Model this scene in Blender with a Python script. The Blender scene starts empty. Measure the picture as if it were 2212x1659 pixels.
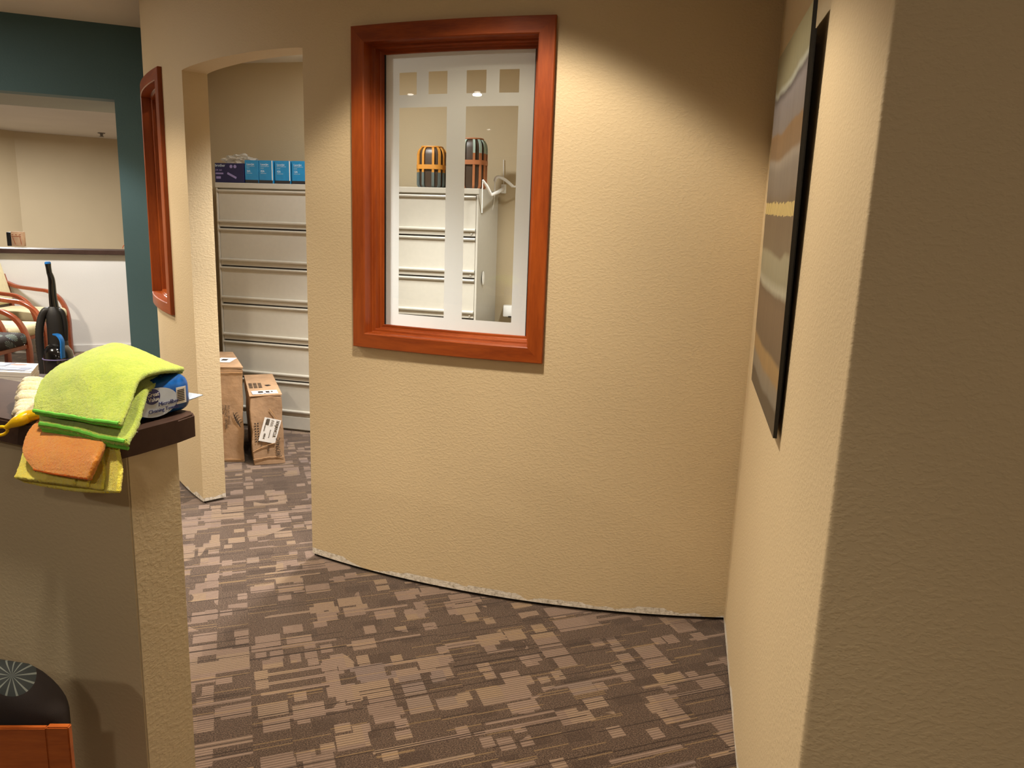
import bpy, bmesh, math, random
import numpy as np
from mathutils import Matrix, Vector
PI = math.pi
random.seed(7)
scene = bpy.context.scene
COL = scene.collection

# ------------------------------------------------------------------ camera
IW, IH, FPX, CH = 2212., 1659., 1660., 1.5
VP = (828.25, 8793.4)                                   # where the room's verticals meet
dn = np.array([VP[0]-IW/2, -(VP[1]-IH/2), -FPX]); dn /= np.linalg.norm(dn)
up_ = -dn
fw_ = np.array([0, 0, -1.]); fw_ = fw_-up_*(fw_@up_); fw_ /= np.linalg.norm(fw_)
RC = np.array([np.cross(fw_, up_), fw_, up_])           # camera -> world
cam_d = bpy.data.cameras.new('camera'); cam = bpy.data.objects.new('camera', cam_d); COL.objects.link(cam)
cam_d.sensor_width = 36; cam_d.lens = FPX/IW*36; cam_d.clip_start = .02
M4 = Matrix([list(r)+[0] for r in RC]+[[0, 0, 0, 1]]); M4.translation = (0, 0, CH)
cam.matrix_world = M4
scene.camera = cam
def ray(x, y): return RC@np.array([x-IW/2, IH/2-y, -FPX])
def at(x, y, Y):
    d = ray(x, y); return Vector(np.array([0, 0, CH])+d*(Y/d[1]))
def atz(x, y, z=0.):
    d = ray(x, y); return Vector(np.array([0, 0, CH])+d*((z-CH)/d[2]))
def onplane(x, y, p0, p1):
    d = ray(x, y); n = np.array([p1[1]-p0[1], -(p1[0]-p0[0])]); t = (n@np.array(p0[:2]))/(n@d[:2])
    return Vector(np.array([0, 0, CH])+t*d)

# ------------------------------------------------------------------ view and light
scene.view_settings.view_transform = 'Standard'; scene.view_settings.look = 'None'
scene.view_settings.exposure = -0.07; scene.view_settings.gamma = 1; scene.view_settings.use_curve_mapping = False
w = bpy.data.worlds.new('world'); scene.world = w; w.use_nodes = True
w.node_tree.nodes['Background'].inputs[0].default_value = (1, .86, .68, 1)
w.node_tree.nodes['Background'].inputs[1].default_value = .22
WARM = (1, .87, .70); NEUT = (1, .93, .83); COOL = (1, .97, .93)
def spot(name, loc, power, deg, blend, col, target=None, radius=.07):
    l = bpy.data.lights.new(name, 'SPOT'); l.energy = power; l.color = col
    l.spot_size = math.radians(deg); l.spot_blend = blend; l.shadow_soft_size = radius
    o = bpy.data.objects.new(name, l); COL.objects.link(o); o.location = loc
    if target is not None:
        o.rotation_euler = (Vector(target)-Vector(loc)).to_track_quat('-Z', 'Y').to_euler()
    return o
def area(name, loc, power, size, col, target=None):
    l = bpy.data.lights.new(name, 'AREA'); l.energy = power; l.color = col; l.shape = 'DISK'; l.size = size
    o = bpy.data.objects.new(name, l); COL.objects.link(o); o.location = loc
    if target is not None:
        o.rotation_euler = (Vector(target)-Vector(loc)).to_track_quat('-Z', 'Y').to_euler()
    return o
HALL_Z, STORE_Z, REC_Z = 2.745, 2.575, 2.72
LZ = HALL_Z-.03
spot('hall_downlight', (-.29, 2.13, LZ), 158, 112, .22, WARM)
spot('hall_downlight_core', (-.29, 2.13, LZ), 108, 84, 1., WARM)
spot('hall_downlight', (-.97, 1.2, LZ), 105, 100, .5, WARM)
spot('hall_downlight', (-2.55, 3.25, LZ), 120, 112, .3, WARM)
spot('hall_downlight', (-3.15, 4.5, LZ), 130, 112, .3, NEUT)
area('hall_area', (-.2, -1.4, LZ), 18, .2, WARM, (-.2, -1.4, 0))  # added fill from behind the camera, no fixture there
area('hall_area', (2.3, -2.6, LZ), 38, .2, WARM, (2.3, -2.6, 0))  # added fill for the dark near-right wall; its downlight is added too
area('hall_area', (-3.2, -.8, LZ), 22, .2, WARM, (-3.2, -.8, 0))
area('hall_area', (-4.9, 3.9, LZ), 150, .25, WARM, (-4.9, 3.9, 0))  # added fill for the teal wall and ceiling; its downlight is added too
area('waiting_area', (-4.2, 7.0, LZ), 95, .3, COOL, (-4.2, 7.0, 0))
spot('storage_downlight', (-.70, 4.0, STORE_Z-.03), 400, 104, .8, COOL)
spot('storage_downlight', (.35, 4.3, STORE_Z-.03), 105, 118, .5, COOL)
area('storage_fill', (-1.0, 4.5, STORE_Z-.03), 26, .15, COOL, (-1.0, 4.5, 0))  # added ambient fill inside the storage room, no fixture there
area('reception_downlight', (-7.0, 10.8, REC_Z-.1), 190, .25, COOL, (-7.0, 10.8, 0))
spot('reception_spot', (-6.0, 12.0, REC_Z-.05), 450, 104, .3, NEUT)

# ------------------------------------------------------------------ materials
def srgb(r, g, b):
    f = lambda c: (c/255/12.92) if c/255 <= .04045 else ((c/255+.055)/1.055)**2.4
    return (f(r), f(g), f(b), 1)
class NT:
    def __init__(s, name):
        s.m = bpy.data.materials.new(name); s.m.use_nodes = True; s.t = s.m.node_tree; s.n = s.t.nodes; s.l = s.t.links
        s.b = s.n['Principled BSDF']; s.out = s.n['Material Output']; s.tc = s.n.new('ShaderNodeTexCoord')
    def put(s, sock, v):
        if hasattr(v, 'links') or isinstance(v, bpy.types.NodeSocket): s.l.new(v, sock)
        else: sock.default_value = v
    def math(s, op, a, b=0., c=0.):
        n = s.n.new('ShaderNodeMath'); n.operation = op
        for i, v in enumerate((a, b, c)): s.put(n.inputs[i], v)
        return n.outputs[0]
    def noise(s, vec, scale, detail=2., rough=.5, dim='3D'):
        n = s.n.new('ShaderNodeTexNoise'); n.noise_dimensions = dim
        s.put(n.inputs['Vector'], vec); n.inputs['Scale'].default_value = scale
        n.inputs['Detail'].default_value = detail; n.inputs['Roughness'].default_value = rough
        return n.outputs['Fac']
    def mapping(s, vec, scale=(1, 1, 1), rot=(0, 0, 0), loc=(0, 0, 0)):
        n = s.n.new('ShaderNodeMapping'); s.put(n.inputs['Vector'], vec)
        n.inputs['Scale'].default_value = scale; n.inputs['Rotation'].default_value = rot; n.inputs['Location'].default_value = loc
        return n.outputs[0]
    def ramp(s, fac, stops, interp='LINEAR'):
        n = s.n.new('ShaderNodeValToRGB'); s.put(n.inputs[0], fac); n.color_ramp.interpolation = interp
        e = n.color_ramp.elements
        while len(e) < len(stops): e.new(.5)
        for i, (p, c) in enumerate(stops):
            e[i].position = p; e[i].color = c if len(c) == 4 else (*c, 1)
        return n.outputs[0]
    def mix(s, fac, a, b):
        n = s.n.new('ShaderNodeMix'); n.data_type = 'RGBA'
        s.put(n.inputs['Factor'], fac); s.put(n.inputs['A'], a) if False else None
        s.put(n.inputs[6], a); s.put(n.inputs[7], b)
        return n.outputs[2]
    def bump(s, h, strength=.3, dist=.002):
        n = s.n.new('ShaderNodeBump'); s.put(n.inputs['Height'], h)
        n.inputs['Strength'].default_value = strength; n.inputs['Distance'].default_value = dist
        s.l.new(n.outputs[0], s.b.inputs['Normal']); return n
    def sep(s, vec):
        n = s.n.new('ShaderNodeSeparateXYZ'); s.put(n.inputs[0], vec); return n.outputs
def G(v): return (v, v, v, 1)
def flat(name, c, rough=.5, metal=0., spec=.5, bump=None, coat=0., sheen=0., mottling=.06):
    t = NT(name); o = t.tc.outputs['Object']
    nz = t.noise(o, 35, 3)
    c = tuple(c)
    lo = tuple(x*(1-mottling) for x in c[:3])+(1,); hi = tuple(min(1, x*(1+mottling)) for x in c[:3])+(1,)
    t.put(t.b.inputs['Base Color'], t.ramp(nz, [(.3, lo), (.7, hi)]))
    t.b.inputs['Roughness'].default_value = rough; t.b.inputs['Metallic'].default_value = metal
    t.b.inputs['Specular IOR Level'].default_value = spec
    t.b.inputs['Coat Weight'].default_value = coat; t.b.inputs['Coat Roughness'].default_value = .1
    t.b.inputs['Sheen Weight'].default_value = sheen
    if bump: t.bump(t.noise(o, bump[0], 3), bump[1], bump[2])
    return t.m
def wall_mat(name, c, plaster=False, bump=1.):
    t = NT(name); o = t.tc.outputs['Object']
    n1 = t.noise(t.mapping(o, (1, 1, 1.5)), 85, 2, .5); n2 = t.noise(t.mapping(o, (1, 1, 1.3)), 190, 2, .6)
    k = t.ramp(n1, [(.45, G(0)), (.62, G(1))])
    h = t.math('ADD', t.math('MULTIPLY', k, .7), t.math('MULTIPLY', n2, .35))
    big = t.noise(o, 1.3, 2)
    lo = tuple(x*.96 for x in c[:3])+(1,); hi = tuple(x*1.03 for x in c[:3])+(1,)
    colr = t.ramp(big, [(.3, lo), (.7, hi)])
    if plaster:
        z = t.sep(o)[2]
        edge = t.noise(t.mapping(o, (1, 1, .6)), 4.2, 2, .55)
        fine = t.noise(o, 60, 3, .7)
        lim = t.math('ADD', t.math('ADD', .002, t.math('MULTIPLY', t.math('SUBTRACT', edge, .30), .16)), t.math('MULTIPLY', t.math('SUBTRACT', fine, .5), .012))
        lim = t.math('MAXIMUM', lim, .013)
        lim = t.math('MINIMUM', lim, .042)
        fac = t.math('LESS_THAN', z, lim)
        pl = t.ramp(fine, [(.3, srgb(170, 160, 145)), (.5, srgb(215, 208, 195)), (.75, srgb(235, 230, 222))])
        colr = t.mix(fac, colr, pl)
        h = t.math('SUBTRACT', h, t.math('MULTIPLY', fac, .8))
    t.put(t.b.inputs['Base Color'], colr)
    t.b.inputs['Roughness'].default_value = .62; t.b.inputs['Specular IOR Level'].default_value = .35
    t.bump(h, .30*bump, .0018)
    return t.m
def wood(name, c1, c2, axis_scale=(1, 1, 1), rough=.32, scale=6, coat=.4):
    t = NT(name); o = t.mapping(t.tc.outputs['Object'], axis_scale)
    n = t.noise(o, scale, 5, .6); n2 = t.noise(o, scale*7, 3, .7)
    f = t.math('ADD', t.math('MULTIPLY', n, .7), t.math('MULTIPLY', n2, .3))
    t.put(t.b.inputs['Base Color'], t.ramp(f, [(.35, c1), (.65, c2)]))
    t.b.inputs['Roughness'].default_value = rough; t.b.inputs['Specular IOR Level'].default_value = .5 if coat > .3 else (.12 if coat == 0 else .3); t.b.inputs['Coat Weight'].default_value = coat; t.b.inputs['Coat Roughness'].default_value = .2
    t.bump(n2, .05, .001)
    return t.m
def carpet_mat():
    t = NT('patterned_carpet'); o = t.mapping(t.tc.outputs['Object'], rot=(0, 0, math.radians(-20)))
    # tiny irregularity so woven edges are not ruler straight
    wob = t.noise(o, 90, 2)
    x0, y0, _ = t.sep(o)
    x = t.math('ADD', x0, t.math('MULTIPLY', t.math('SUBTRACT', wob, .5), .002))
    y = t.math('ADD', y0, t.math('MULTIPLY', t.math('SUBTRACT', wob, .5), .0015))
    def rnd(a, b, seed, colour=False):
        n = t.n.new('ShaderNodeCombineXYZ'); t.put(n.inputs[0], a); t.put(n.inputs[1], b); n.inputs[2].default_value = seed
        wn = t.n.new('ShaderNodeTexWhiteNoise'); wn.noise_dimensions = '3D'; t.l.new(n.outputs[0], wn.inputs[0])
        return wn.outputs[1] if colour else wn.outputs[0]
    reg = t.noise(t.mapping(o, (1.6, 2.2, 1)), 1.0, 1)
    dens = t.math('SUBTRACT', reg, .5)
    light = None
    def cell(sx, sy, seed, thr, gap, dk):
        """blocks in columns of width sx; each column has its own phase, each block its own on/off and inset"""
        u = t.math('DIVIDE', x, sx); cx_ = t.math('FLOOR', u)
        v = t.math('ADD', t.math('DIVIDE', y, sy), rnd(cx_, 0., seed+.3)); cy_ = t.math('FLOOR', v)
        col_ = t.n.new('ShaderNodeSeparateColor'); t.l.new(rnd(cx_, cy_, seed, True), col_.inputs[0])
        on = t.math('GREATER_THAN', col_.outputs[0], t.math('MULTIPLY_ADD', dens, dk, thr))
        a = t.math('GREATER_THAN', t.math('FRACT', u), t.math('MULTIPLY_ADD', col_.outputs[1], gap, .05))
        b = t.math('GREATER_THAN', t.math('FRACT', v), t.math('MULTIPLY', col_.outputs[2], gap))
        return t.math('MULTIPLY', on, t.math('MULTIPLY', a, b))
    for args in ((.108, .084, 1., .74, .36, .9), (.056, .058, 5., .78, .32, .7), (.215, .100, 9., .86, .28, 1.1), (.30, .018, 13., .90, .2, .4)):
        c_ = cell(*args); light = c_ if light is None else t.math('MAXIMUM', light, c_)
    E_ = cell(.12, .06, 21., .72, .4, 0.)
    # long fine lines
    iy = t.math('FLOOR', t.math('DIVIDE', y, .0045)); ixl = t.math('FLOOR', t.math('DIVIDE', x, .33))
    ln = rnd(ixl, iy, 31.); ixm = t.math('FLOOR', t.math('DIVIDE', x, .11)); ln2 = rnd(ixm, iy, 37.)
    dline = t.math('GREATER_THAN', ln, .955); yline = t.math('GREATER_THAN', ln2, .965)
    speck = t.noise(t.mapping(o, (1, 1.6, 1)), 210, 2, .8); speck2 = t.noise(o, 60, 3, .7)
    base = t.ramp(speck, [(.32, srgb(26, 18, 13)), (.5, srgb(66, 50, 40)), (.68, srgb(118, 98, 82))])
    tone = t.ramp(rnd(t.math('FLOOR', t.math('DIVIDE', x, .155)), t.math('FLOOR', t.math('DIVIDE', y, .1)), 41.), [(0, srgb(116, 97, 85)), (.5, srgb(128, 108, 95)), (.88, srgb(134, 113, 90)), (1, srgb(112, 97, 92))])
    rib = t.math('GREATER_THAN', t.math('SINE', t.math('MULTIPLY', y, 2*PI/.0105)), -.1)
    lcol = t.mix(t.math('MULTIPLY', t.math('SUBTRACT', 1., rib), .62), tone, srgb(74, 57, 46))
    lcol = t.mix(t.math('MULTIPLY', t.math('GREATER_THAN', speck, .62), .35), lcol, srgb(70, 55, 46))
    c1 = t.mix(light, base, lcol)
    c1 = t.mix(t.math('MULTIPLY', t.math('MULTIPLY', E_, t.math('SUBTRACT', 1., light)), .45), c1, srgb(50, 36, 28))
    c1 = t.mix(t.math('MULTIPLY', dline, .9), c1, srgb(40, 27, 20))
    c1 = t.mix(t.math('MULTIPLY', yline, .45), c1, srgb(140, 114, 78))
    t.put(t.b.inputs['Base Color'], c1)
    t.b.inputs['Roughness'].default_value = .95; t.b.inputs['Specular IOR Level'].default_value = .1
    t.b.inputs['Sheen Weight'].default_value = .4; t.b.inputs['Sheen Roughness'].default_value = .4
    h = t.math('ADD', t.math('MULTIPLY', speck, .8), t.math('MULTIPLY', light, .25))
    t.bump(h, .55, .004)
    return t.m
def glass_mat(name='clear_pane_glass', tint=(.95, .97, .96, 1), rough=.0):
    t = NT(name); t.n.remove(t.b)
    tr = t.n.new('ShaderNodeBsdfTransparent'); tr.inputs[0].default_value = tint
    gl = t.n.new('ShaderNodeBsdfGlossy'); gl.inputs['Roughness'].default_value = rough
    fr = t.n.new('ShaderNodeFresnel'); fr.inputs[0].default_value = 1.5
    mx = t.n.new('ShaderNodeMixShader'); f = t.math('MULTIPLY', fr.outputs[0], 1.0)
    t.l.new(f, mx.inputs[0]); t.l.new(tr.outputs[0], mx.inputs[1]); t.l.new(gl.outputs[0], mx.inputs[2]); t.l.new(mx.outputs[0], t.out.inputs[0])
    return t.m
def frost_mat():
    t = NT('frosted_film'); t.n.remove(t.b)
    d = t.n.new('ShaderNodeBsdfDiffuse'); d.inputs[0].default_value = (.66, .65, .60, 1)
    tl = t.n.new('ShaderNodeBsdfTranslucent'); tl.inputs[0].default_value = (.62, .61, .58, 1)
    mx = t.n.new('ShaderNodeMixShader'); mx.inputs[0].default_value = .72
    t.l.new(d.outputs[0], mx.inputs[1]); t.l.new(tl.outputs[0], mx.inputs[2])
    t.l.new(mx.outputs[0], t.out.inputs[0]); return t.m
def cushion_mat():
    t = NT('dark_leaf_print_fabric'); g = t.sep(t.tc.outputs['Object']); cmb = t.n.new('ShaderNodeCombineXYZ')
    t.put(cmb.inputs[0], t.math('MULTIPLY_ADD', g[1], .5, g[0])); t.put(cmb.inputs[1], t.math('MULTIPLY_ADD', g[1], .6, g[2])); o = t.mapping(cmb.outputs[0], loc=(.082, .058, 0))
    v = t.n.new('ShaderNodeTexVoronoi'); v.voronoi_dimensions = '2D'; v.inputs['Scale'].default_value = 8.5; v.inputs['Randomness'].default_value = .7; t.l.new(o, v.inputs['Vector'])
    disc = t.math('LESS_THAN', v.outputs['Distance'], .36)
    sub = t.n.new('ShaderNodeVectorMath'); sub.operation = 'SUBTRACT'; t.l.new(o, sub.inputs[0]); t.l.new(v.outputs['Position'], sub.inputs[1])
    x, y, z = t.sep(sub.outputs[0])
    ang = t.math('ARCTAN2', y, x)
    spokes = t.math('GREATER_THAN', t.math('SINE', t.math('MULTIPLY', ang, 13.)), .78)
    ring = t.math('MULTIPLY', t.math('GREATER_THAN', v.outputs['Distance'], .33), disc)
    wn = t.n.new('ShaderNodeTexWhiteNoise'); t.l.new(v.outputs['Position'], wn.inputs[0])
    dc = t.ramp(wn.outputs[0], [(0, srgb(52, 58, 58)), (.4, srgb(70, 82, 74)), (.7, srgb(60, 72, 84)), (1, srgb(170, 150, 120))], 'CONSTANT')
    c = t.mix(disc, srgb(36, 27, 25), dc)
    c = t.mix(t.math('MULTIPLY', t.math('MULTIPLY', spokes, disc), .7), c, srgb(150, 158, 150))
    t.put(t.b.inputs['Base Color'], c); t.b.inputs['Roughness'].default_value = .8
    t.bump(t.noise(t.tc.outputs['Object'], 400, 2), .2, .001)
    return t.m
def towel_mat(name, c, c2):
    t = NT(name); o = t.tc.outputs['Object']
    n = t.noise(o, 240, 3, .7); n2 = t.noise(o, 30, 3, .6); n3 = t.noise(o, 700, 2, .7)
    f = t.math('ADD', t.math('MULTIPLY', n, .55), t.math('MULTIPLY', n2, .45))
    t.put(t.b.inputs['Base Color'], t.ramp(f, [(.3, c2), (.62, c)]))
    t.b.inputs['Roughness'].default_value = 1; t.b.inputs['Specular IOR Level'].default_value = .05
    t.b.inputs['Sheen Weight'].default_value = .5; t.b.inputs['Sheen Roughness'].default_value = .5
    t.bump(t.math('ADD', t.math('MULTIPLY', n, .7), t.math('MULTIPLY', n3, .5)), 1., .0045)
    return t.m
def emit_mat(name, c, s):
    t = NT(name); t.n.remove(t.b); e = t.n.new('ShaderNodeEmission'); e.inputs[0].default_value = c; e.inputs[1].default_value = s
    t.l.new(e.outputs[0], t.out.inputs[0]); return t.m
def painting_mat():
    # broad brushed bands; UV: u across, v up the panel
    t = NT('banded_abstract_paint'); uv = t.tc.outputs['UV']; u, v, _ = t.sep(uv)
    n = t.noise(uv, 3.2, 3, .5); n2 = t.noise(t.mapping(uv, (30, 2.2, 1)), 1., 3, .6)
    wv = t.math('ADD', v, t.math('ADD', t.math('MULTIPLY', t.math('SUBTRACT', n, .5), .045), t.math('MULTIPLY', t.math('SINE', t.math('MULTIPLY', u, 4.)), .008)))
    st = [(0, (66, 60, 56)), (.05, (62, 56, 52)), (.065, (122, 118, 110)), (.105, (140, 128, 112)), (.12, (160, 126, 80)), (.16, (168, 134, 86)), (.175, (96, 78, 64)), (.30, (112, 90, 72)),
          (.325, (98, 80, 66)), (.345, (186, 186, 166)), (.37, (150, 148, 124)), (.43, (160, 156, 132)), (.445, (110, 96, 78)), (.52, (96, 80, 66)), (.575, (90, 76, 64)), (.6, (104, 96, 92)),
          (.66, (112, 106, 104)), (.69, (142, 134, 126)), (.705, (116, 88, 62)), (.765, (128, 98, 68)), (.775, (122, 114, 112)), (.855, (134, 128, 130)), (.875, (96, 92, 94)), (.89, (176, 178, 164)), (.905, (142, 138, 110)), (1, (150, 142, 108))]
    c = None
    # colour ramps hold 32 stops
    c = t.ramp(wv, [(p, srgb(*[int(k*.86) for k in q])) for p, q in st])
    streak = t.ramp(n2, [(.3, G(.82)), (.7, G(1.12))])
    mm = t.n.new('ShaderNodeMix'); mm.data_type = 'RGBA'; mm.blend_type = 'MULTIPLY'; mm.inputs[0].default_value = 1
    t.l.new(c, mm.inputs[6]); t.l.new(streak, mm.inputs[7]); c = mm.outputs[2]
    # comb of cream strokes
    comb = t.math('MULTIPLY', t.math('GREATER_THAN', t.math('SINE', t.math('MULTIPLY', u, 150.)), -.55),
                  t.math('MULTIPLY', t.math('GREATER_THAN', v, t.math('ADD', .538, t.math('MULTIPLY', t.math('SUBTRACT', n2, .5), .02))), t.math('LESS_THAN', v, t.math('ADD', .572, t.math('MULTIPLY', t.math('SUBTRACT', n2, .5), .03)))))
    c = t.mix(comb, c, srgb(206, 184, 112))
    t.put(t.b.inputs['Base Color'], c); t.b.inputs['Roughness'].default_value = .35
    t.bump(n2, .25, .001)
    return t.m
def card_mat(name, c):
    t = NT(name); o = t.tc.outputs['Object']; n = t.noise(o, 14, 4, .6)
    lo = tuple(x*.82 for x in c[:3])+(1,); hi = tuple(x*1.12 for x in c[:3])+(1,)
    t.put(t.b.inputs['Base Color'], t.ramp(n, [(.3, lo), (.7, hi)])); t.b.inputs['Roughness'].default_value = .75
    t.bump(n, .5, .01); return t.m

M = {}
M['wall'] = wall_mat('tan_textured_wall', srgb(203, 183, 147), True)
M['wall_r'] = wall_mat('tan_textured_wall_right', srgb(203, 183, 147), True)
M['wall_plain'] = wall_mat('tan_wall_paint', srgb(198, 182, 150), False, .5)
M['pony'] = wall_mat('greige_textured_wall', srgb(204, 187, 154), False, .6)
M['teal'] = wall_mat('teal_wall_paint', srgb(72, 100, 107), False, .6)
M['whitewall'] = wall_mat('pale_grey_wall_paint', srgb(216, 214, 210), False, .4)
M['ceil'] = wall_mat('ceiling_paint', srgb(232, 226, 214), False, .8)
M['carpet'] = carpet_mat()
M['gap'] = flat('dark_gap', srgb(24, 18, 14), .9)
M['frame'] = wood('cherry_stained_wood', srgb(122, 50, 14), srgb(160, 76, 24), (3, 3, .35), .38, 5, .15)
M['frame_h'] = wood('cherry_stained_wood_across', srgb(122, 50, 14), srgb(160, 76, 24), (.5, .5, 4), .38, 5, .15)
M['chairwood'] = wood('cherry_bentwood', srgb(120, 52, 26), srgb(158, 76, 42), (1, 1, 1), .3, 8, .5)
M['orangewood'] = wood('orange_stained_wood', srgb(150, 70, 20), srgb(186, 98, 36), (.4, 3, 3), .35, 9, .4)
M['ledge'] = wood('dark_brown_laminate', srgb(58, 42, 36), srgb(70, 52, 44), (1, 1, 1), .48, 9, .0)
M['black'] = flat('matt_black', srgb(20, 18, 17), .5)
M['blackgloss'] = flat('black_gloss_plastic', srgb(14, 13, 14), .12, coat=.6)
M['hose'] = flat('black_ribbed_hose', srgb(30, 28, 27), .5)
M['blue'] = flat('blue_plastic', srgb(30, 112, 190), .3)
M['glass'] = glass_mat(); M['frost'] = frost_mat()
M['steel'] = flat('putty_painted_steel', srgb(184, 180, 168), .38, spec=.5, mottling=.02)
M['cream'] = flat('cream_upholstery', srgb(205, 194, 158), .8, bump=(300, .2, .001))
M['cushion'] = cushion_mat()
M['card'] = card_mat('brown_cardboard', srgb(164, 132, 100)); M['tape'] = flat('packing_tape', srgb(170, 132, 92), .25)
M['paper'] = flat('white_paper', srgb(235, 233, 228), .5, mottling=.02); M['ink'] = flat('black_ink', srgb(40, 32, 28), .6)
M['tonerblue'] = flat('light_blue_carton', srgb(38, 128, 178), .35); M['tonerdark'] = flat('navy_carton', srgb(28, 30, 72), .35)
M['darkgrey'] = flat('dark_grey_band', srgb(46, 44, 46), .4); M['whiteink'] = flat('pale_print', srgb(200, 215, 225), .5)
M['lilac'] = flat('lilac_print', srgb(140, 130, 180), .5)
M['lime'] = towel_mat('lime_green_terry', srgb(190, 208, 66), srgb(150, 180, 42)); M['limehem'] = flat('green_hem', srgb(104, 190, 62), .7, mottling=.15)
M['orange'] = towel_mat('orange_terry', srgb(255, 172, 60), srgb(252, 140, 30)); M['orangehem'] = flat('orange_hem', srgb(236, 112, 30), .8)
M['yellow'] = towel_mat('yellow_terry', srgb(255, 246, 96), srgb(255, 226, 50)); M['yellowhem'] = flat('yellow_hem', srgb(240, 214, 44), .8)
M['fluff'] = towel_mat('cream_microfibre', srgb(255, 246, 224), srgb(250, 226, 150))
M['yplastic'] = flat('yellow_plastic', srgb(250, 200, 14), .3)
M['pack'] = flat('blue_film_wrap', srgb(20, 84, 158), .22, coat=.3, mottling=.45); M['packwhite'] = flat('pale_blue_label', srgb(200, 214, 232), .25, coat=.3)
M['navy'] = flat('navy_badge', srgb(22, 34, 110), .3)
M['straporange'] = flat('amber_strap', srgb(205, 142, 58), .45); M['straprust'] = flat('rust_strap', srgb(176, 112, 70), .45)
M['strapslate'] = flat('slate_blue_strap', srgb(96, 108, 106), .45); M['strapmint'] = flat('mint_strap', srgb(168, 190, 180), .45)
M['vasebody'] = flat('dark_brown_body', srgb(70, 56, 44), .4)
M['whiteplastic'] = flat('white_plastic', srgb(238, 238, 234), .3, mottling=.02)
M['greylam'] = flat('pale_grey_laminate', srgb(196, 198, 196), .4)
M['lamp'] = emit_mat('lit_downlight_lens', (1, .93, .8, 1), 14)
M['cyan'] = flat('teal_print', srgb(70, 80, 110), .5); M['rustprint'] = flat('rust_print', srgb(160, 84, 50), .5)
M['redwire'] = flat('orange_wire', srgb(200, 90, 50), .5)
M['painting'] = painting_mat()
def plastic_wrap():
    t = NT('crumpled_clear_film'); t.b.inputs['Base Color'].default_value = (.8, .78, .7, 1); t.b.inputs['Roughness'].default_value = .12
    t.b.inputs['Alpha'].default_value = .35; t.bump(t.noise(t.tc.outputs['Object'], 30, 3), .8, .01); return t.m
M['film'] = plastic_wrap()

# ------------------------------------------------------------------ mesh helpers
def obj(name, bm, mat=None, parent=None, smooth=True, sharp=35, local=None):
    me = bpy.data.meshes.new(name)
    bmesh.ops.recalc_face_normals(bm, faces=bm.faces[:])
    bm.to_mesh(me); bm.free()
    mats = mat if isinstance(mat, (list, tuple)) else [mat]
    for m_ in mats:
        if m_: me.materials.append(m_)
    if smooth:
        for p in me.polygons: p.use_smooth = True
        me.set_sharp_from_angle(angle=math.radians(sharp))
    o = bpy.data.objects.new(name, me); COL.objects.link(o)
    if parent:
        o.parent = parent
        if local is None: o.matrix_parent_inverse = WM(parent).inverted()
    return o
_wm = {}
def WM(o):
    m_ = o.matrix_parent_inverse@o.matrix_basis if o.parent else o.matrix_basis
    return WM(o.parent)@m_ if o.parent else m_
def thing(name, label, cat, loc=(0, 0, 0), rz=0, group=None):
    o = bpy.data.objects.new(name, None); COL.objects.link(o); o.empty_display_size = .05
    o.location = loc; o.rotation_euler = (0, 0, rz); o['label'] = label; o['category'] = cat
    if group: o['group'] = group
    return o
def tag(o, label, cat, group=None):
    o['label'] = label; o['category'] = cat
    if group: o['group'] = group
    return o
def struct(o): o['kind'] = 'structure'; return o
def newbm(): return bmesh.new()
def mat_faces(bm, faces, i):
    for f in faces: f.material_index = i
def box(bm, c, s, mtx=None, bevel=0, seg=2, mi=0):
    r = bmesh.ops.create_cube(bm, size=1); vs = r['verts']
    for v in vs: v.co = Vector((v.co.x*s[0], v.co.y*s[1], v.co.z*s[2]))+Vector(c)
    fs = list({f for v in vs for f in v.link_faces})
    if bevel:
        es = list({e for v in vs for e in v.link_edges})
        r2 = bmesh.ops.bevel(bm, geom=es, offset=bevel, segments=seg, profile=.5, affect='EDGES')
        vs = list({v for f in r2['faces'] for v in f.verts} | {v for v in vs if v.is_valid}); fs = list({f for v in vs for f in v.link_faces})
    for f in fs: f.material_index = mi
    if mtx is not None:
        for v in vs: v.co = mtx@v.co
    return vs
def prism(bm, pts, z0, z1, mi=0):
    lo = [bm.verts.new((p[0], p[1], z0)) for p in pts]; hi = [bm.verts.new((p[0], p[1], z1)) for p in pts]
    n = len(pts); fs = [bm.faces.new(lo[::-1]), bm.faces.new(hi)]
    for i in range(n): fs.append(bm.faces.new((lo[i], lo[(i+1) % n], hi[(i+1) % n], hi[i])))
    for f in fs: f.material_index = mi
    return lo+hi
def hexa(bm, b4, t4, mi=0):
    lo = [bm.verts.new(p) for p in b4]; hi = [bm.verts.new(p) for p in t4]
    fs = [bm.faces.new(lo[::-1]), bm.faces.new(hi)]
    for i in range(4): fs.append(bm.faces.new((lo[i], lo[(i+1) % 4], hi[(i+1) % 4], hi[i])))
    for f in fs: f.material_index = mi
    return lo+hi
def smooth_path(pts, n=6):
    P = [Vector(p) for p in pts]; out = []
    for i in range(len(P)-1):
        p0 = P[max(i-1, 0)]; p1 = P[i]; p2 = P[i+1]; p3 = P[min(i+2, len(P)-1)]
        for k in range(n):
            t = k/n
            out.append(.5*((2*p1)+(p2-p0)*t+(2*p0-5*p1+4*p2-p3)*t*t+(3*p1-p0-3*p2+p3)*t**3))
    out.append(P[-1]); return out
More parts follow.
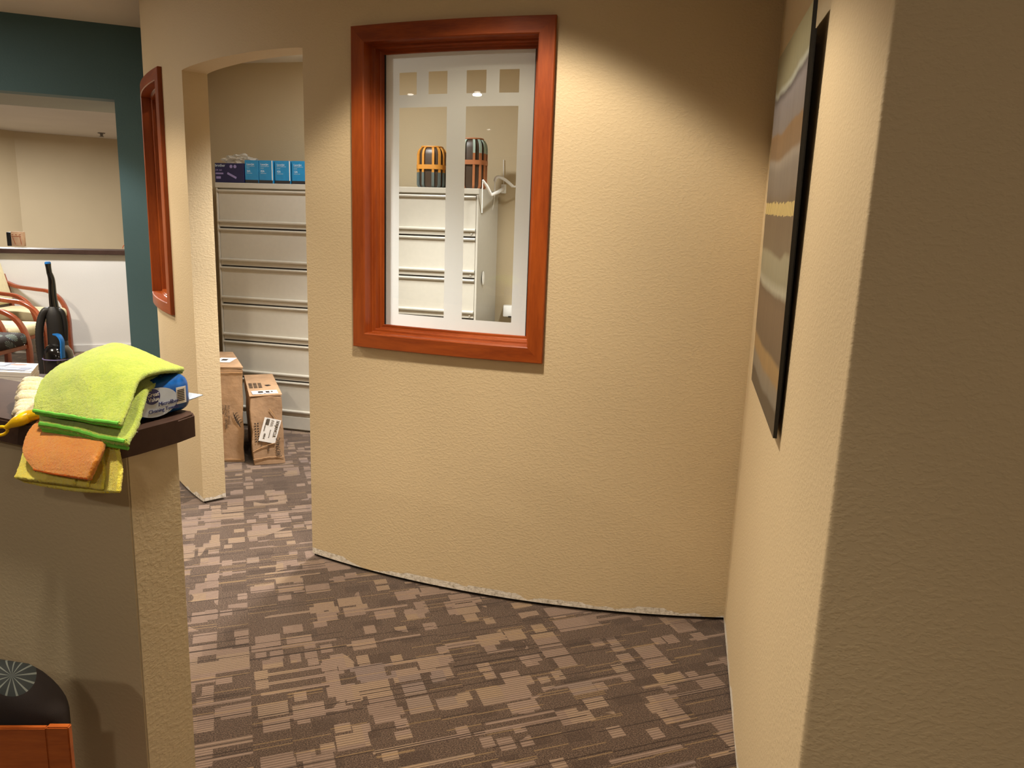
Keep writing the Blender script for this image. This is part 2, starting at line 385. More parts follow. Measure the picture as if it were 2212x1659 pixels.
def tube(bm, pts, rad, n=12, flat_=None, mi=0, cap=True):
    """sweep; rad number or list; flat_=(a,b,upvec) makes a rectangular-ish section of half sizes a (side) b (up)"""
    P = [Vector(p) for p in pts]; rings = []
    prev = None
    for i, p in enumerate(P):
        d = (P[min(i+1, len(P)-1)]-P[max(i-1, 0)]).normalized()
        if flat_: side = d.cross(flat_[2]); side = side.normalized() if side.length > 1e-6 else Vector((1, 0, 0))
        else:
            ref = prev if prev is not None else (Vector((0, 0, 1)) if abs(d.z) < .9 else Vector((1, 0, 0)))
            side = (ref-d*ref.dot(d)).normalized(); prev = side
        upv = side.cross(d).normalized()
        r = rad[i] if isinstance(rad, (list, tuple)) else rad
        ring = []
        for k in range(n):
            a = 2*PI*k/n; ca, sa = math.cos(a), math.sin(a)
            if flat_:
                e = .28; ca = math.copysign(abs(ca)**e, ca); sa = math.copysign(abs(sa)**e, sa)
                ring.append(bm.verts.new(p+side*ca*flat_[0]*(r or 1)+upv*sa*flat_[1]*(r or 1)))
            else: ring.append(bm.verts.new(p+side*ca*r+upv*sa*r))
        rings.append(ring)
    fs = []
    for a, b in zip(rings, rings[1:]):
        for k in range(n): fs.append(bm.faces.new((a[k], a[(k+1) % n], b[(k+1) % n], b[k])))
    if cap: fs.append(bm.faces.new(rings[0][::-1])); fs.append(bm.faces.new(rings[-1]))
    for f in fs: f.material_index = mi
    return rings
def loft(bm, secs, n=28, e=1., mi=0):
    """secs: (cx,cy,z,rx,ry[,e]) superellipse sections stacked in z"""
    rings = []
    for s in secs:
        ee = s[5] if len(s) > 5 else e
        ring = []
        for k in range(n):
            a = 2*PI*k/n; ca, sa = math.cos(a), math.sin(a)
            ring.append(bm.verts.new((s[0]+math.copysign(abs(ca)**ee, ca)*s[3], s[1]+math.copysign(abs(sa)**ee, sa)*s[4], s[2])))
        rings.append(ring)
    fs = []
    for a, b in zip(rings, rings[1:]):
        for k in range(n): fs.append(bm.faces.new((a[k], a[(k+1) % n], b[(k+1) % n], b[k])))
    fs.append(bm.faces.new(rings[0][::-1])); fs.append(bm.faces.new(rings[-1]))
    for f in fs: f.material_index = mi
def text(parent, name, s, origin, xd, yd, size, mat, squash=1., thick=.0004):
    c = bpy.data.curves.new('t', 'FONT'); c.body = s; c.size = size; c.extrude = thick; c.resolution_u = 2
    o = bpy.data.objects.new('t', c); COL.objects.link(o)
    me = bpy.data.meshes.new_from_object(o)
    bpy.data.objects.remove(o); bpy.data.curves.remove(c)
    x = Vector(xd).normalized(); y = Vector(yd); y = (y-x*y.dot(x)).normalized(); z = x.cross(y)
    m_ = Matrix((x*squash, y, z)).transposed().to_4x4(); m_.translation = Vector(origin)+z*.0008
    me.transform(m_); me.materials.clear(); me.materials.append(mat)
    t = bpy.data.objects.new(name, me); COL.objects.link(t); t.parent = parent; t.matrix_parent_inverse = WM(parent).inverted()
    return t
def decal(bm, origin, xd, yd, w_, h_, thick=.0008, mi=0, off=.0004):
    x = Vector(xd).normalized(); y = Vector(yd); y = (y-x*y.dot(x)).normalized(); z = x.cross(y); o = Vector(origin)+z*off
    b = [o, o+x*w_, o+x*w_+y*h_, o+y*h_]; hexa(bm, b, [p+z*thick for p in b], mi)
def disc(bm, c, xd, yd, rx, ry, thick=.001, n=28, mi=0, off=.0004):
    x = Vector(xd).normalized(); y = Vector(yd); y = (y-x*y.dot(x)).normalized(); z = x.cross(y); c = Vector(c)+z*off
    lo = [bm.verts.new(c+x*rx*math.cos(2*PI*k/n)+y*ry*math.sin(2*PI*k/n)) for k in range(n)]
    hi = [bm.verts.new(v.co+z*thick) for v in lo]
    fs = [bm.faces.new(lo[::-1]), bm.faces.new(hi)]+[bm.faces.new((lo[i], lo[(i+1) % n], hi[(i+1) % n], hi[i])) for i in range(n)]
    for f in fs: f.material_index = mi

# ------------------------------------------------------------------ shell
# the bowed hall wall is part of a cylinder that bulges towards the hall
CX, CY, CR = .813, 6.088, 3.3114
def cyl(a, z, n=0.):
    """a in degrees, n = distance in front of the hall face"""
    r = CR+n; return Vector((CX+r*math.cos(math.radians(a)), CY+r*math.sin(math.radians(a)), z))
def on_cyl(px, py, n=0.):
    d = ray(px, py); dd = d[:2]; c = np.array([CX, CY]); r = CR+n
    A_ = dd@dd; B_ = -2*dd@c; C_ = c@c-r*r; t = (-B_-math.sqrt(B_*B_-4*A_*C_))/2/A_
    p = np.array([0, 0, CH])+t*d; return math.degrees(math.atan2(p[1]-CY, p[0]-CX)), p[2]
TH = .12
DOOR = (-136.8, -120.63); WIN1 = (-115.3, -103.0); WZ = (1.0, 2.16); WIN2 = (-155.2, -142.95)
def arch(a):
    u = (a-DOOR[0])/(DOOR[1]-DOOR[0]); u = min(max(u, 0), 1)
    return 2.152+.013*(4*u*(1-u))**.6
def curved_wall():
    bm = newbm(); cuts = {-181., -87.6, *DOOR, *WIN1, *WIN2}
    a = -181.
    while a < -87.6: cuts.add(round(a, 3)); a += .75
    for k in range(1, 12): cuts.add(DOOR[0]+(DOOR[1]-DOOR[0])*(1-math.cos(PI*k/12))/2)
    cs = sorted(cuts); cs = [c for i, c in enumerate(cs) if i == 0 or c-cs[i-1] > 1e-3]
    Z0 = .014
    def iv(a0, a1):
        m_ = (a0+a1)/2
        if DOOR[0] < m_ < DOOR[1]: return [((arch(a0), arch(a1)), (HALL_Z, HALL_Z))]
        for W_ in (WIN1, WIN2):
            if W_[0] < m_ < W_[1]: return [((Z0, Z0), (WZ[0],)*2), ((WZ[1],)*2, (HALL_Z, HALL_Z))]
        return [((Z0, Z0), (WZ[0],)*2), ((WZ[0],)*2, (WZ[1],)*2), ((WZ[1],)*2, (HALL_Z,)*2)]
    def q(pts):
        vs = [bm.verts.new(p) for p in pts]; return bm.faces.new(vs)
    for i, (a0, a1) in enumerate(zip(cs, cs[1:])):
        I = iv(a0, a1)
        for (b0, b1), (t0, t1) in I:
            nz = 8 if t0-b0 > .6 else 1
            for k in range(nz):
                l = lambda p, q_, s: p+(q_-p)*s/nz
                q([cyl(a0, l(b0, t0, k)), cyl(a1, l(b1, t1, k)), cyl(a1, l(b1, t1, k+1)), cyl(a0, l(b0, t0, k+1))])
                q([cyl(a0, l(b0, t0, k), -TH), cyl(a0, l(b0, t0, k+1), -TH), cyl(a1, l(b1, t1, k+1), -TH), cyl(a1, l(b1, t1, k), -TH)])
        q([cyl(a0, I[0][0][0]), cyl(a0, I[0][0][0], -TH), cyl(a1, I[0][0][1], -TH), cyl(a1, I[0][0][1])])     # underside
        if len(I) == 2:
            q([cyl(a0, WZ[0]), cyl(a1, WZ[0]), cyl(a1, WZ[0], -TH), cyl(a0, WZ[0], -TH)])
            q([cyl(a0, WZ[1]), cyl(a0, WZ[1], -TH), cyl(a1, WZ[1], -TH), cyl(a1, WZ[1])])
    for ang, z0, z1 in ((DOOR[0], Z0, arch(DOOR[0])), (DOOR[1], Z0, arch(DOOR[1])), (WIN1[0], *WZ), (WIN1[1], *WZ), (WIN2[0], *WZ), (WIN2[1], *WZ), (-181, Z0, HALL_Z), (-87.6, Z0, HALL_Z)):
        n = 6
        for k in range(n):
            za, zb = z0+(z1-z0)*k/n, z0+(z1-z0)*(k+1)/n
            q([cyl(ang, za), cyl(ang, za, -TH), cyl(ang, zb, -TH), cyl(ang, zb)])
    # recessed near-black strip below the ragged drywall edge, gap shade in its colour
    for a0, a1 in zip(cs, cs[1:]):
        if DOOR[0]-1e-6 <= a0 < DOOR[1]-1e-6: continue
        f = q([cyl(a0, 0, -.012), cyl(a1, 0, -.012), cyl(a1, .02, -.012), cyl(a0, .02, -.012)]); f.material_index = 1
    bmesh.ops.remove_doubles(bm, verts=bm.verts[:], dist=1e-4)
    o = obj('wall_front', bm, [M['wall'], M['gap']], sharp=30); return struct(o)
curved_wall()
# right wall with the painting, turning at a plain outside corner
RW0 = Vector((.861, 2.762)); RW1 = Vector((.507, 1.145)); rd = (RW1-RW0).normalized(); rn = Vector((-rd.y, rd.x))
if rn.dot(-RW0) < 0: rn = -rn                       # points into the hall
def right_wall():
    e = Vector((.977, -.213)); A0 = RW0-rd*.16
    pts = [A0]
    ins = .010
    for k in range(5):
        t = k/4; a = RW1-rd*ins; b = RW1+e*ins
        pts.append((1-t)**2*a+2*t*(1-t)*RW1+t*t*b)
    pts += [RW1+e*2.4, Vector((3.2, 2.95)), A0+Vector((.3, .05))]
    bm = newbm(); prism(bm, pts, .006, HALL_Z)
    o = obj('wall_right', bm, M['wall_r'], sharp=60); struct(o)
right_wall()
bm = newbm(); box(bm, (-3, 3, -.025), (22, 34, .05)); struct(obj('floor', bm, M['carpet'], smooth=False))
bm = newbm(); prism(bm, [(-14, -7.5), (3.4, -7.5), (3.4, 9.4), (-14, 9.4)], HALL_Z, HALL_Z+.05); struct(obj('ceiling', bm, M['ceil'], smooth=False))
bm = newbm(); box(bm, (-2.3, -7.4, 1.36), (11.4, .1, 2.72)); struct(obj('wall_back', bm, M['wall_plain'], smooth=False))
bm = newbm(); box(bm, (-8.0, -1.7, 1.36), (.1, 11.4, 2.72)); struct(obj('wall_left', bm, M['wall_plain'], smooth=False))
bm = newbm(); box(bm, (3.3, -2.6, 1.36), (.1, 9.6, 2.72)); struct(obj('wall_side', bm, M['wall_plain'], smooth=False))

# storage room: filing cabinets stand along cdir
cdir = Vector((.970, -.243)); cback = Vector((.243, .970)); CA = Vector((-1.55, 5.29))
def cpt(px, py): return onplane(px, py, CA, CA+cdir)
def s_of(px, py): p = cpt(px, py); return (Vector((p.x, p.y))-CA).dot(cdir)
def cw(s, b, z): v = CA+cdir*s+cback*b; return Vector((v.x, v.y, z))
bm = newbm(); a, b = cw(-.95, .5, 0), cw(3.2, .5, 0); c_, d_ = cw(3.2, .6, 0), cw(-.95, .6, 0)
prism(bm, [a.xy, b.xy, c_.xy, d_.xy], 0, HALL_Z); struct(obj('wall_storage_back', bm, M['wall_plain'], smooth=False))
a, b = cw(3.1, -1.6, 0), cw(3.2, -1.6, 0); c_, d_ = cw(3.2, .5, 0), cw(3.1, .5, 0)
bm = newbm(); prism(bm, [a.xy, b.xy, c_.xy, d_.xy], 0, HALL_Z); struct(obj('wall_storage_right', bm, M['wall_plain'], smooth=False))
bm = newbm()
pts = [cyl(t, 0, -.02-TH).xy for t in np.arange(-172, -88, 2)]+[cw(3.15, .5, 0).xy, cw(-.9, .5, 0).xy]
prism(bm, pts, STORE_Z, STORE_Z+.04); struct(obj('ceiling_storage', bm, M['ceil'], smooth=False))

# teal wall with the wide opening; the pale half wall with its counter stands well behind it
def mk(T0, tdir):
    tn = Vector((-tdir.y, tdir.x))
    def tp(px, py): p = onplane(px, py, T0, T0+tdir); return (Vector((p.x, p.y))-T0).dot(tdir), p.z
    def slab(bm, s0, s1, n0, n1, z0, z1, mi=0):
        q = [T0+tdir*s0+tn*n0, T0+tdir*s1+tn*n0, T0+tdir*s1+tn*n1, T0+tdir*s0+tn*n1]; prism(bm, q, z0, z1, mi)
    return tp, slab
c0, c1 = atz(0, 25, HALL_Z).xy, atz(306, 60, HALL_Z).xy
tp, slab = mk(c1, (c1-c0).normalized())
s_op = tp(265, 480)[0]; z_op = tp(246, 215)[1]
bm = newbm(); slab(bm, s_op, .27, 0, .15, 0, HALL_Z); slab(bm, -5.8, s_op, 0, .15, z_op, HALL_Z); struct(obj('wall_teal', bm, M['teal'], smooth=False))
bm = newbm(); slab(bm, -5.8, .27, .15, .86, z_op, HALL_Z); struct(obj('ceiling_bulkhead', bm, wall_mat('grey_bulkhead_paint', srgb(140, 142, 134)), smooth=False))
bm = newbm(); slab(bm, .17, .27, .15, 5, 0, HALL_Z); struct(obj('wall_waiting_right', bm, M['wall_plain'], smooth=False))
T0 = Vector((-4.18, 8.29)); tp, slab = mk(T0, Vector((.93, .355)).normalized())
bm = newbm(); slab(bm, -4.6, 1.9, .02, .14, 0, 1.03); struct(obj('wall_half', bm, M['whitewall'], smooth=False))
bm = newbm(); slab(bm, -4.6, 1.9, -.03, .34, 1.035, 1.078); struct(obj('trim_1', bm, M['ledge'], smooth=False))
bm = newbm(); slab(bm, -4.6, 1.9, .002, .019, 0, .07); struct(obj('baseboard_half', bm, M['whitewall'], smooth=False))
z_op = REC_Z-.02
bm = newbm(); prism(bm, [(-15, 5), (-1, 5.9), (-1, 20), (-15, 20)], z_op+.02, z_op+.024); struct(obj('ceiling_reception', bm, M['whitewall'], smooth=False))
# reception room beyond: corner seen at pixel 29..48
pc = atz(29, 283, z_op+.02); pr = atz(252, 301, z_op+.02); bd = (pr-pc).xy.normalized(); bn = Vector((-bd.y, bd.x))
q = [pc.xy-bd*.1, pc.xy+bd*5, pc.xy+bd*5+bn*.1, pc.xy-bd*.1+bn*.1]
bm = newbm(); prism(bm, q, 0, z_op+.1); struct(obj('wall_reception_back', bm, M['wall_plain'], smooth=False))
ld = Vector((-.45, -1)).normalized(); q = [pc.xy, pc.xy+ld*6, pc.xy+ld*4.5-bd*.1, pc.xy-bd*.1]
bm = newbm(); prism(bm, q, 0, z_op+.1); struct(obj('wall_reception_left', bm, M['wall_plain'], smooth=False))
bm = newbm(); slab(bm, 1.8, 1.9, .35, 6.5, 0, z_op+.02); struct(obj('wall_reception_right', bm, M['wall_plain'], smooth=False))

# half wall in the foreground with its dark cap
Q = Vector((-.764, 1.468)); pu = Vector((-.914, .406)).normalized(); pw = Vector((.406, .914)).normalized()
def pt(s, t, z): v = Q+pu*s+pw*t; return Vector((v.x, v.y, z))
bm = newbm(); prism(bm, [pt(0, 0, 0).xy, pt(0, .128, 0).xy, pt(2.6, .128, 0).xy, pt(2.6, 0, 0).xy], .0, 1.02)
bmesh.ops.bevel(bm, geom=[e for e in bm.edges if abs((e.verts[0].co-e.verts[1].co).z) > .5], offset=.003, segments=2, affect='EDGES')
struct(obj('wall_counter', bm, M['pony']))
bm = newbm()
cap = [pt(-.004, -.057, 0).xy, pt(-.012, .02, 0).xy, pt(-.012, .12, 0).xy, pt(-.004, .172, 0).xy, pt(.02, .19, 0).xy, pt(2.7, .19, 0).xy, pt(2.7, -.057, 0).xy]
prism(bm, cap, 1.02, 1.07)
bmesh.ops.bevel(bm, geom=[e for e in bm.edges if e.verts[0].co.z > 1.06 and e.verts[1].co.z > 1.06], offset=.004, segments=2, affect='EDGES')
struct(obj('trim_2', bm, M['ledge']))

# ------------------------------------------------------------------ windows in the bowed wall
def window(idx, a0, a1, z0, z1, patterned):
    root = bpy.data.objects.new('window_%d' % idx, None); COL.objects.link(root); root['kind'] = 'structure'
    k = 180/PI/CR
    prof = [(.0, .0), (.0, .018), (.003, .021), (.056, .022), (.060, .018), (.060, -.028), (.063, -.032), (.070, -.034), (.073, -.038), (.073, -.068), (.077, -.072), (.085, -.073), (.087, -.076), (.087, -.1205), (.03, -.1205), (.0, -.0)]
    def P(u, n, side, t):
        # side 0 bottom,1 right,2 top,3 left ; t along the side
        A0, A1 = a0+u*k, a1-u*k; Z0, Z1 = z0+u, z1-u
        if side == 0: return cyl(A0+(A1-A0)*t, Z0, n)
        if side == 1: return cyl(A1, Z0+(Z1-Z0)*t, n)
        if side == 2: return cyl(A1+(A0-A1)*t, Z1, n)
        return cyl(A0, Z1+(Z0-Z1)*t, n)
    for side, nm in ((0, 'frame_rail'), (1, 'frame_stile'), (2, 'frame_rail'), (3, 'frame_stile')):
        bm = newbm(); N = 14 if side in (0, 2) else 1; rings = []
        for i in range(N+1): rings.append([bm.verts.new(P(u, n, side, i/N)) for u, n in prof])
        for r0, r1 in zip(rings, rings[1:]):
            for j in range(len(prof)-1): bm.faces.new((r0[j], r0[j+1], r1[j+1], r1[j]))
        obj(nm, bm, M['frame_h'] if side in (0, 2) else M['frame'], root, sharp=25)
    # glass: a thin curved pane
    u = .08; A0, A1 = a0+u*k, a1-u*k; Z0, Z1 = z0+u, z1-u; N = 20; bm = newbm()
    for n0, flip in ((-.084, 0),):
        vs = [[bm.verts.new(cyl(A0+(A1-A0)*i/N, z, n0)) for z in (Z0, Z1)] for i in range(N+1)]
        for p, q_ in zip(vs, vs[1:]): bm.faces.new((p[0], q_[0], q_[1], p[1]))
    obj('pane', bm, M['glass'], root)
    # dark glazing gasket
    bm = newbm(); ga = .0035*k
    A0g, A1g = a0+.087*k, a1-.087*k
    for aa, bb in ((A0g-ga*.5, A0g+ga*1.3), (A1g-ga, A1g+ga*.5)):
        hexa(bm, [cyl(aa+.3*k*.0, Z0, -.083), cyl(bb, Z0, -.083), cyl(bb, Z0, -.078), cyl(aa, Z0, -.078)], [cyl(aa, Z1, -.083), cyl(bb, Z1, -.083), cyl(bb, Z1, -.078), cyl(aa, Z1, -.078)])
    obj('gasket', bm, M['black'], root)
    # back trim on the storage side
    bm = newbm(); box_a = [(a0, a0+.06*k), (a1-.06*k, a1)]
    for aa, bb in box_a: hexa(bm, [cyl(aa, z0, -TH), cyl(bb, z0, -TH), cyl(bb, z0, -TH-.018), cyl(aa, z0, -TH-.018)], [cyl(aa, z1, -TH), cyl(bb, z1, -TH), cyl(bb, z1, -TH-.018), cyl(aa, z1, -TH-.018)])
    for zz in (z0, z1-.06):
        for i in range(8):
            aa, bb = a0+(a1-a0)*i/8, a0+(a1-a0)*(i+1)/8
            hexa(bm, [cyl(aa, zz, -TH), cyl(bb, zz, -TH), cyl(bb, zz, -TH-.018), cyl(aa, zz, -TH-.018)], [cyl(aa, zz+.06, -TH), cyl(bb, zz+.06, -TH), cyl(bb, zz+.06, -TH-.018), cyl(aa, zz+.06, -TH-.018)])
    obj('rear_trim', bm, M['frame'], root)
    if patterned:
        clear = []
        for (x0, y0, x1, y1) in ((863, 155, 900, 204), (926, 155, 966, 203), (1008, 152, 1050, 201), (1079, 152, 1121, 199), (863, 233, 966, 679), (1006, 230, 1119, 689)):
            p = on_cyl(x0, y0, -.0855); q_ = on_cyl(x1, y1, -.0855); p2 = on_cyl(x0, y1, -.0855)
            clear.append(((p[0]+p2[0])/2, q_[0] if y1-y0 < 100 else on_cyl(x1, y0, -.0855)[0], q_[1] if y1-y0 < 100 else p2[1], p[1]))
        for g in (0, 1):   # align the rows
            pass
        zt = sum(c[3] for c in clear[:4])/4; zb = sum(c[2] for c in clear[:4])/4; zp = (clear[4][3]+clear[5][3])/2; zq = (clear[4][2]+clear[5][2])/2
        clear = [(c[0], c[1], zb, zt) for c in clear[:4]]+[(clear[0][0], clear[1][1], zq, zp), (clear[2][0], clear[3][1], zq, zp)]
        As = sorted({A0, A1, *[c[0] for c in clear], *[c[1] for c in clear], *[A0+(A1-A0)*i/24 for i in range(25)]}); Zs = sorted({Z0, Z1, *[c[2] for c in clear], *[c[3] for c in clear]})
        bm = newbm()
        for p, q_ in zip(As, As[1:]):
            if q_-p < 1e-5: continue
            for r, s in zip(Zs, Zs[1:]):
                ma, mz = (p+q_)/2, (r+s)/2
                if any(c[0] < ma < c[1] and c[2] < mz < c[3] for c in clear): continue
                bm.faces.new([bm.verts.new(cyl(*v, -.0855)) for v in ((p, r), (q_, r), (q_, s), (p, s))])
        bmesh.ops.remove_doubles(bm, verts=bm.verts[:], dist=1e-5)
        fo = obj('frosted_film', bm, M['frost'], root); fo['label'] = 'frosted film with four small clear squares above two tall clear panels'
    return root
window(1, -116.13, -102.2, .990, 2.206, True)
window(2, -156.1, -142.1, .965, 2.206, False)

# ------------------------------------------------------------------ painting on the right wall
def wall_pt(y, o, z):
    # point on the right wall plane at world y, moved o into the hall
    t = (y-RW0.y)/rd.y; v = RW0+rd*t+rn*o; return Vector((v.x, v.y, z))
def painting():
    root = thing('wall_painting', 'tall banded abstract painting in brown, grey and ochre on the right wall', 'painting', wall_pt(2.08, 0, 1.02), 0)
    TL, TR, BL, BR = wall_pt(2.43, .031, 2.004), wall_pt(1.735, .034, 1.980), wall_pt(2.43, .018, 1.036), wall_pt(1.765, .018, 1.022)
    n3 = Vector((rn.x, rn.y, 0)); bm = newbm(); th = .009
    uvl = bm.loops.layers.uv.new('uv')
    f = [bm.verts.new(p) for p in (BL, BR, TR, TL)]; b = [bm.verts.new(p-n3*th) for p in (BL, BR, TR, TL)]
    ff = bm.faces.new(f); bm.faces.new(b[::-1])
    for i in range(4): bm.faces.new((f[i], b[i], b[(i+1) % 4], f[(i+1) % 4])).material_index = 1
    for l, uv in zip(ff.loops, ((0, 0), (1, 0), (1, 1), (0, 1))): l[uvl].uv = uv
    obj('painted_panel', bm, [M['painting'], M['black']], root, smooth=False)
    bm = newbm(); c = (TL+TR+BL+BR)/4
    q = [c+(p-c)*.90 for p in (BL, BR, TR, TL)]
    hexa(bm, [p-n3*(th+.0005) for p in q], [p-n3*(max(.001, (p-wall_pt(p.y, 0, p.z)).dot(n3)*.0+.0165)) for p in q])
    obj('backing_frame', bm, M['black'], root, smooth=False)
painting()

# ------------------------------------------------------------------ filing cabinets
s_l = s_of(466, 420); s_r = s_of(1033, 500)
CW_ = (s_r-s_l)/2
def cabinet(s0, s1, label):
    root = thing('filing_cabinet', label, 'filing cabinet', cw((s0+s1)/2, .23, 0), 0, None)
    W_ = s1-s0; mtx = Matrix(((cdir.x, cback.x, 0, 0), (cdir.y, cback.y, 0, 0), (0, 0, 1, 0), (0, 0, 0, 1))); o0 = cw(s0, 0, 0); mtx.translation = o0
    def ob(name, bm, mat, par):
        for v in bm.verts: v.co = mtx@v.co
        return obj(name, bm, mat, par, smooth=False)
    bm = newbm(); box(bm, (W_/2, .2375, .855+.01), (W_-.004, .445, 1.69), bevel=.002, seg=1)
    box(bm, (W_/2, .2375, .03), (W_-.02, .43, .06)); box(bm, (W_/2, .008, .87), (.012, .0, .0))
    for x in (.009, W_-.009): box(bm, (x, .008, .885), (.014, .018, 1.62), bevel=.002, seg=1)          # front stiles
    box(bm, (W_/2, .006, 1.691), (W_, .022, .034), bevel=.002, seg=1)                                   # top band
    box(bm, (W_/2, .006, .06), (W_-.036, .014, .09), bevel=.002, seg=1)
    ob('cabinet_body', bm, M['steel'], root)
    ztop = 1.668; P_ = .2615
    for k in range(6):
        zt = ztop-k*P_; zb = zt-P_
        # profile in (y, z): lip, face, ridge, strip
        pr_ = [(.012, zb+.007), (.002, zb+.007), (.002, zb+.036), (-.010, zb+.037), (-.012, zb+.045), (-.010, zb+.051), (.004, zb+.054), (.004, zt-.022), (-.006, zt-.020), (-.009, zt-.012), (-.006, zt-.005), (.012, zt-.004)]
        bm = newbm(); r0 = [bm.verts.new((.019, y, z)) for y, z in pr_]; r1 = [bm.verts.new((W_-.019, y, z)) for y, z in pr_]
        n = len(pr_)
        for i in range(n): bm.faces.new((r0[i], r0[(i+1) % n], r1[(i+1) % n], r1[i]))
        bm.faces.new(r0[::-1]); bm.faces.new(r1)
        dr = ob('drawer', bm, M['steel'], root)
        bm = newbm(); box(bm, (W_-.045, .000, zb+.022), (.012, .006, .010), bevel=.001, seg=1); ob('latch', bm, M['steel'], dr)
        # dark sheet behind the drawers paints the shade of their gaps
    bm = newbm(); box(bm, (W_/2, .0135, .86), (W_-.04, .003, 1.6)); ob('recess_shade', bm, M['darkgrey'], root)
    # side seams
    return root
fc1 = cabinet(s_l, s_l+CW_-.002, 'tall putty-coloured lateral filing cabinet seen through the doorway behind cardboard cartons')
fc2 = cabinet(s_l+CW_+.002, s_r, 'tall putty-coloured lateral filing cabinet seen through the frosted window')
TOPZ = 1.7105
# cartons on the cabinet top
def carton(px0, px1, h, d, b0, mat, label, edge=True, dark=True):
    s0, s1 = s_of(px0, 390), s_of(px1, 390); f = (CA+cdir*s0+cback*b0)
    root = thing('toner_carton', label, 'box', (*(CA+cdir*(s0+s1)/2+cback*(b0+d/2)), TOPZ), 0, None)
    bm = newbm()
    q = [cw(s0, b0, 0), cw(s1, b0, 0), cw(s1, b0+d, 0), cw(s0, b0+d, 0)]
    hexa(bm, [p+Vector((0, 0, TOPZ)) for p in q], [p+Vector((0, 0, TOPZ+h)) for p in q])
    bmesh.ops.bevel(bm, geom=bm.edges[:], offset=.0012, segments=1, affect='EDGES')
    obj('carton', bm, mat, root, smooth=False)
    return root, s0, s1
X3 = Vector((cdir.x, cdir.y, 0)); Z3 = Vector((0, 0, 1))
labs = ['light blue toner carton beside the navy carton on the filing cabinet', 'light blue toner carton, second from the navy carton', 'light blue toner carton with a white edge, third from the navy carton', 'light blue toner carton farthest right, cut off by the door edge']
for i, (a, b) in enumerate(((526, 555), (556.3, 586), (589, 622), (625.5, 659))):
    root, s0, s1 = carton(a, b, .150, .30, .02+.01*(i > 1), M['tonerblue'], labs[i])
    b0 = .02+.01*(i > 1); W_ = s1-s0
    bm = newbm(); decal(bm, cw(s0+.001, b0, TOPZ+.001), X3, Z3, W_-.002, .020, .0006); obj('dark_band', bm, M['darkgrey'], root, smooth=False)
    if i in (1, 2):
        bm = newbm(); decal(bm, cw(s1-.006, b0, TOPZ+.02), X3, Z3, .006, .128, .0006); obj('white_edge', bm, M['paper'], root, smooth=False)
    text(root, 'lettering', 'LaserJet', cw(s0+W_*.14, b0, TOPZ+.118), X3, Z3, .018, M['whiteink'], 1.)
    text(root, 'lettering', '26A' if i in (0,) else ('05A' if i == 1 else ('43A' if i == 2 else '13A')), cw(s0+W_*.14, b0, TOPZ+.072), X3, Z3, .021, M['whiteink'], .8)
    for k, (ww, hh) in enumerate(((.6, .110), (.22, .098), (.4, .064))):
        bm = newbm(); decal(bm, cw(s0+W_*.14, b0, TOPZ+hh), X3, Z3, W_*ww, .0016); obj('small_print', bm, M['whiteink'], root, smooth=False)
root, s0, s1 = carton(462, 524.5, .128, .34, .015, M['tonerdark'], 'navy blue toner carton under crumpled clear film on the filing cabinet')
b0 = .015
text(root, 'lettering', 'brother', cw(s0+.004, b0, TOPZ+.104), X3, Z3, .026, M['whiteink'], .95)
text(root, 'lettering', 'DR 360', cw(s0+.006, b0, TOPZ+.076), X3, Z3, .016, M['lilac'])
bm = newbm()
for c in (.128, .158): disc(bm, cw(s0+c, b0, TOPZ+.106), X3, Z3, .011, .011)
decal(bm, cw(s0+.006, b0, TOPZ+.054), X3, Z3, .06, .010); decal(bm, cw(s0+.010, b0, TOPZ+.024), X3, Z3, .035, .016)
d1 = (X3*.9-Z3*.42); decal(bm, cw(s0+.095, b0, TOPZ+.056), d1, Z3, .075, .014)
obj('printed_badges', bm, M['lilac'], root, smooth=False)
bm = newbm()
r = bmesh.ops.create_icosphere(bm, subdivisions=4, radius=1)
for v in bm.verts:
    n = v.co.normalized(); k = 1+.22*math.sin(7*n.x+3*n.y)*math.cos(6*n.z+4*n.x)+.12*math.sin(19*n.y+11*n.z)
    v.co = Vector((n.x*.105*k, n.y*.10*k, max(n.z*.042*k, -.026)))
c = cw((s0+s1)/2-.012, .17, TOPZ+.128+.027)
for v in bm.verts: v.co += c
tag(obj('plastic_wrap', bm, M['film']), 'crumpled clear plastic film lying on the navy toner carton', 'plastic wrap')

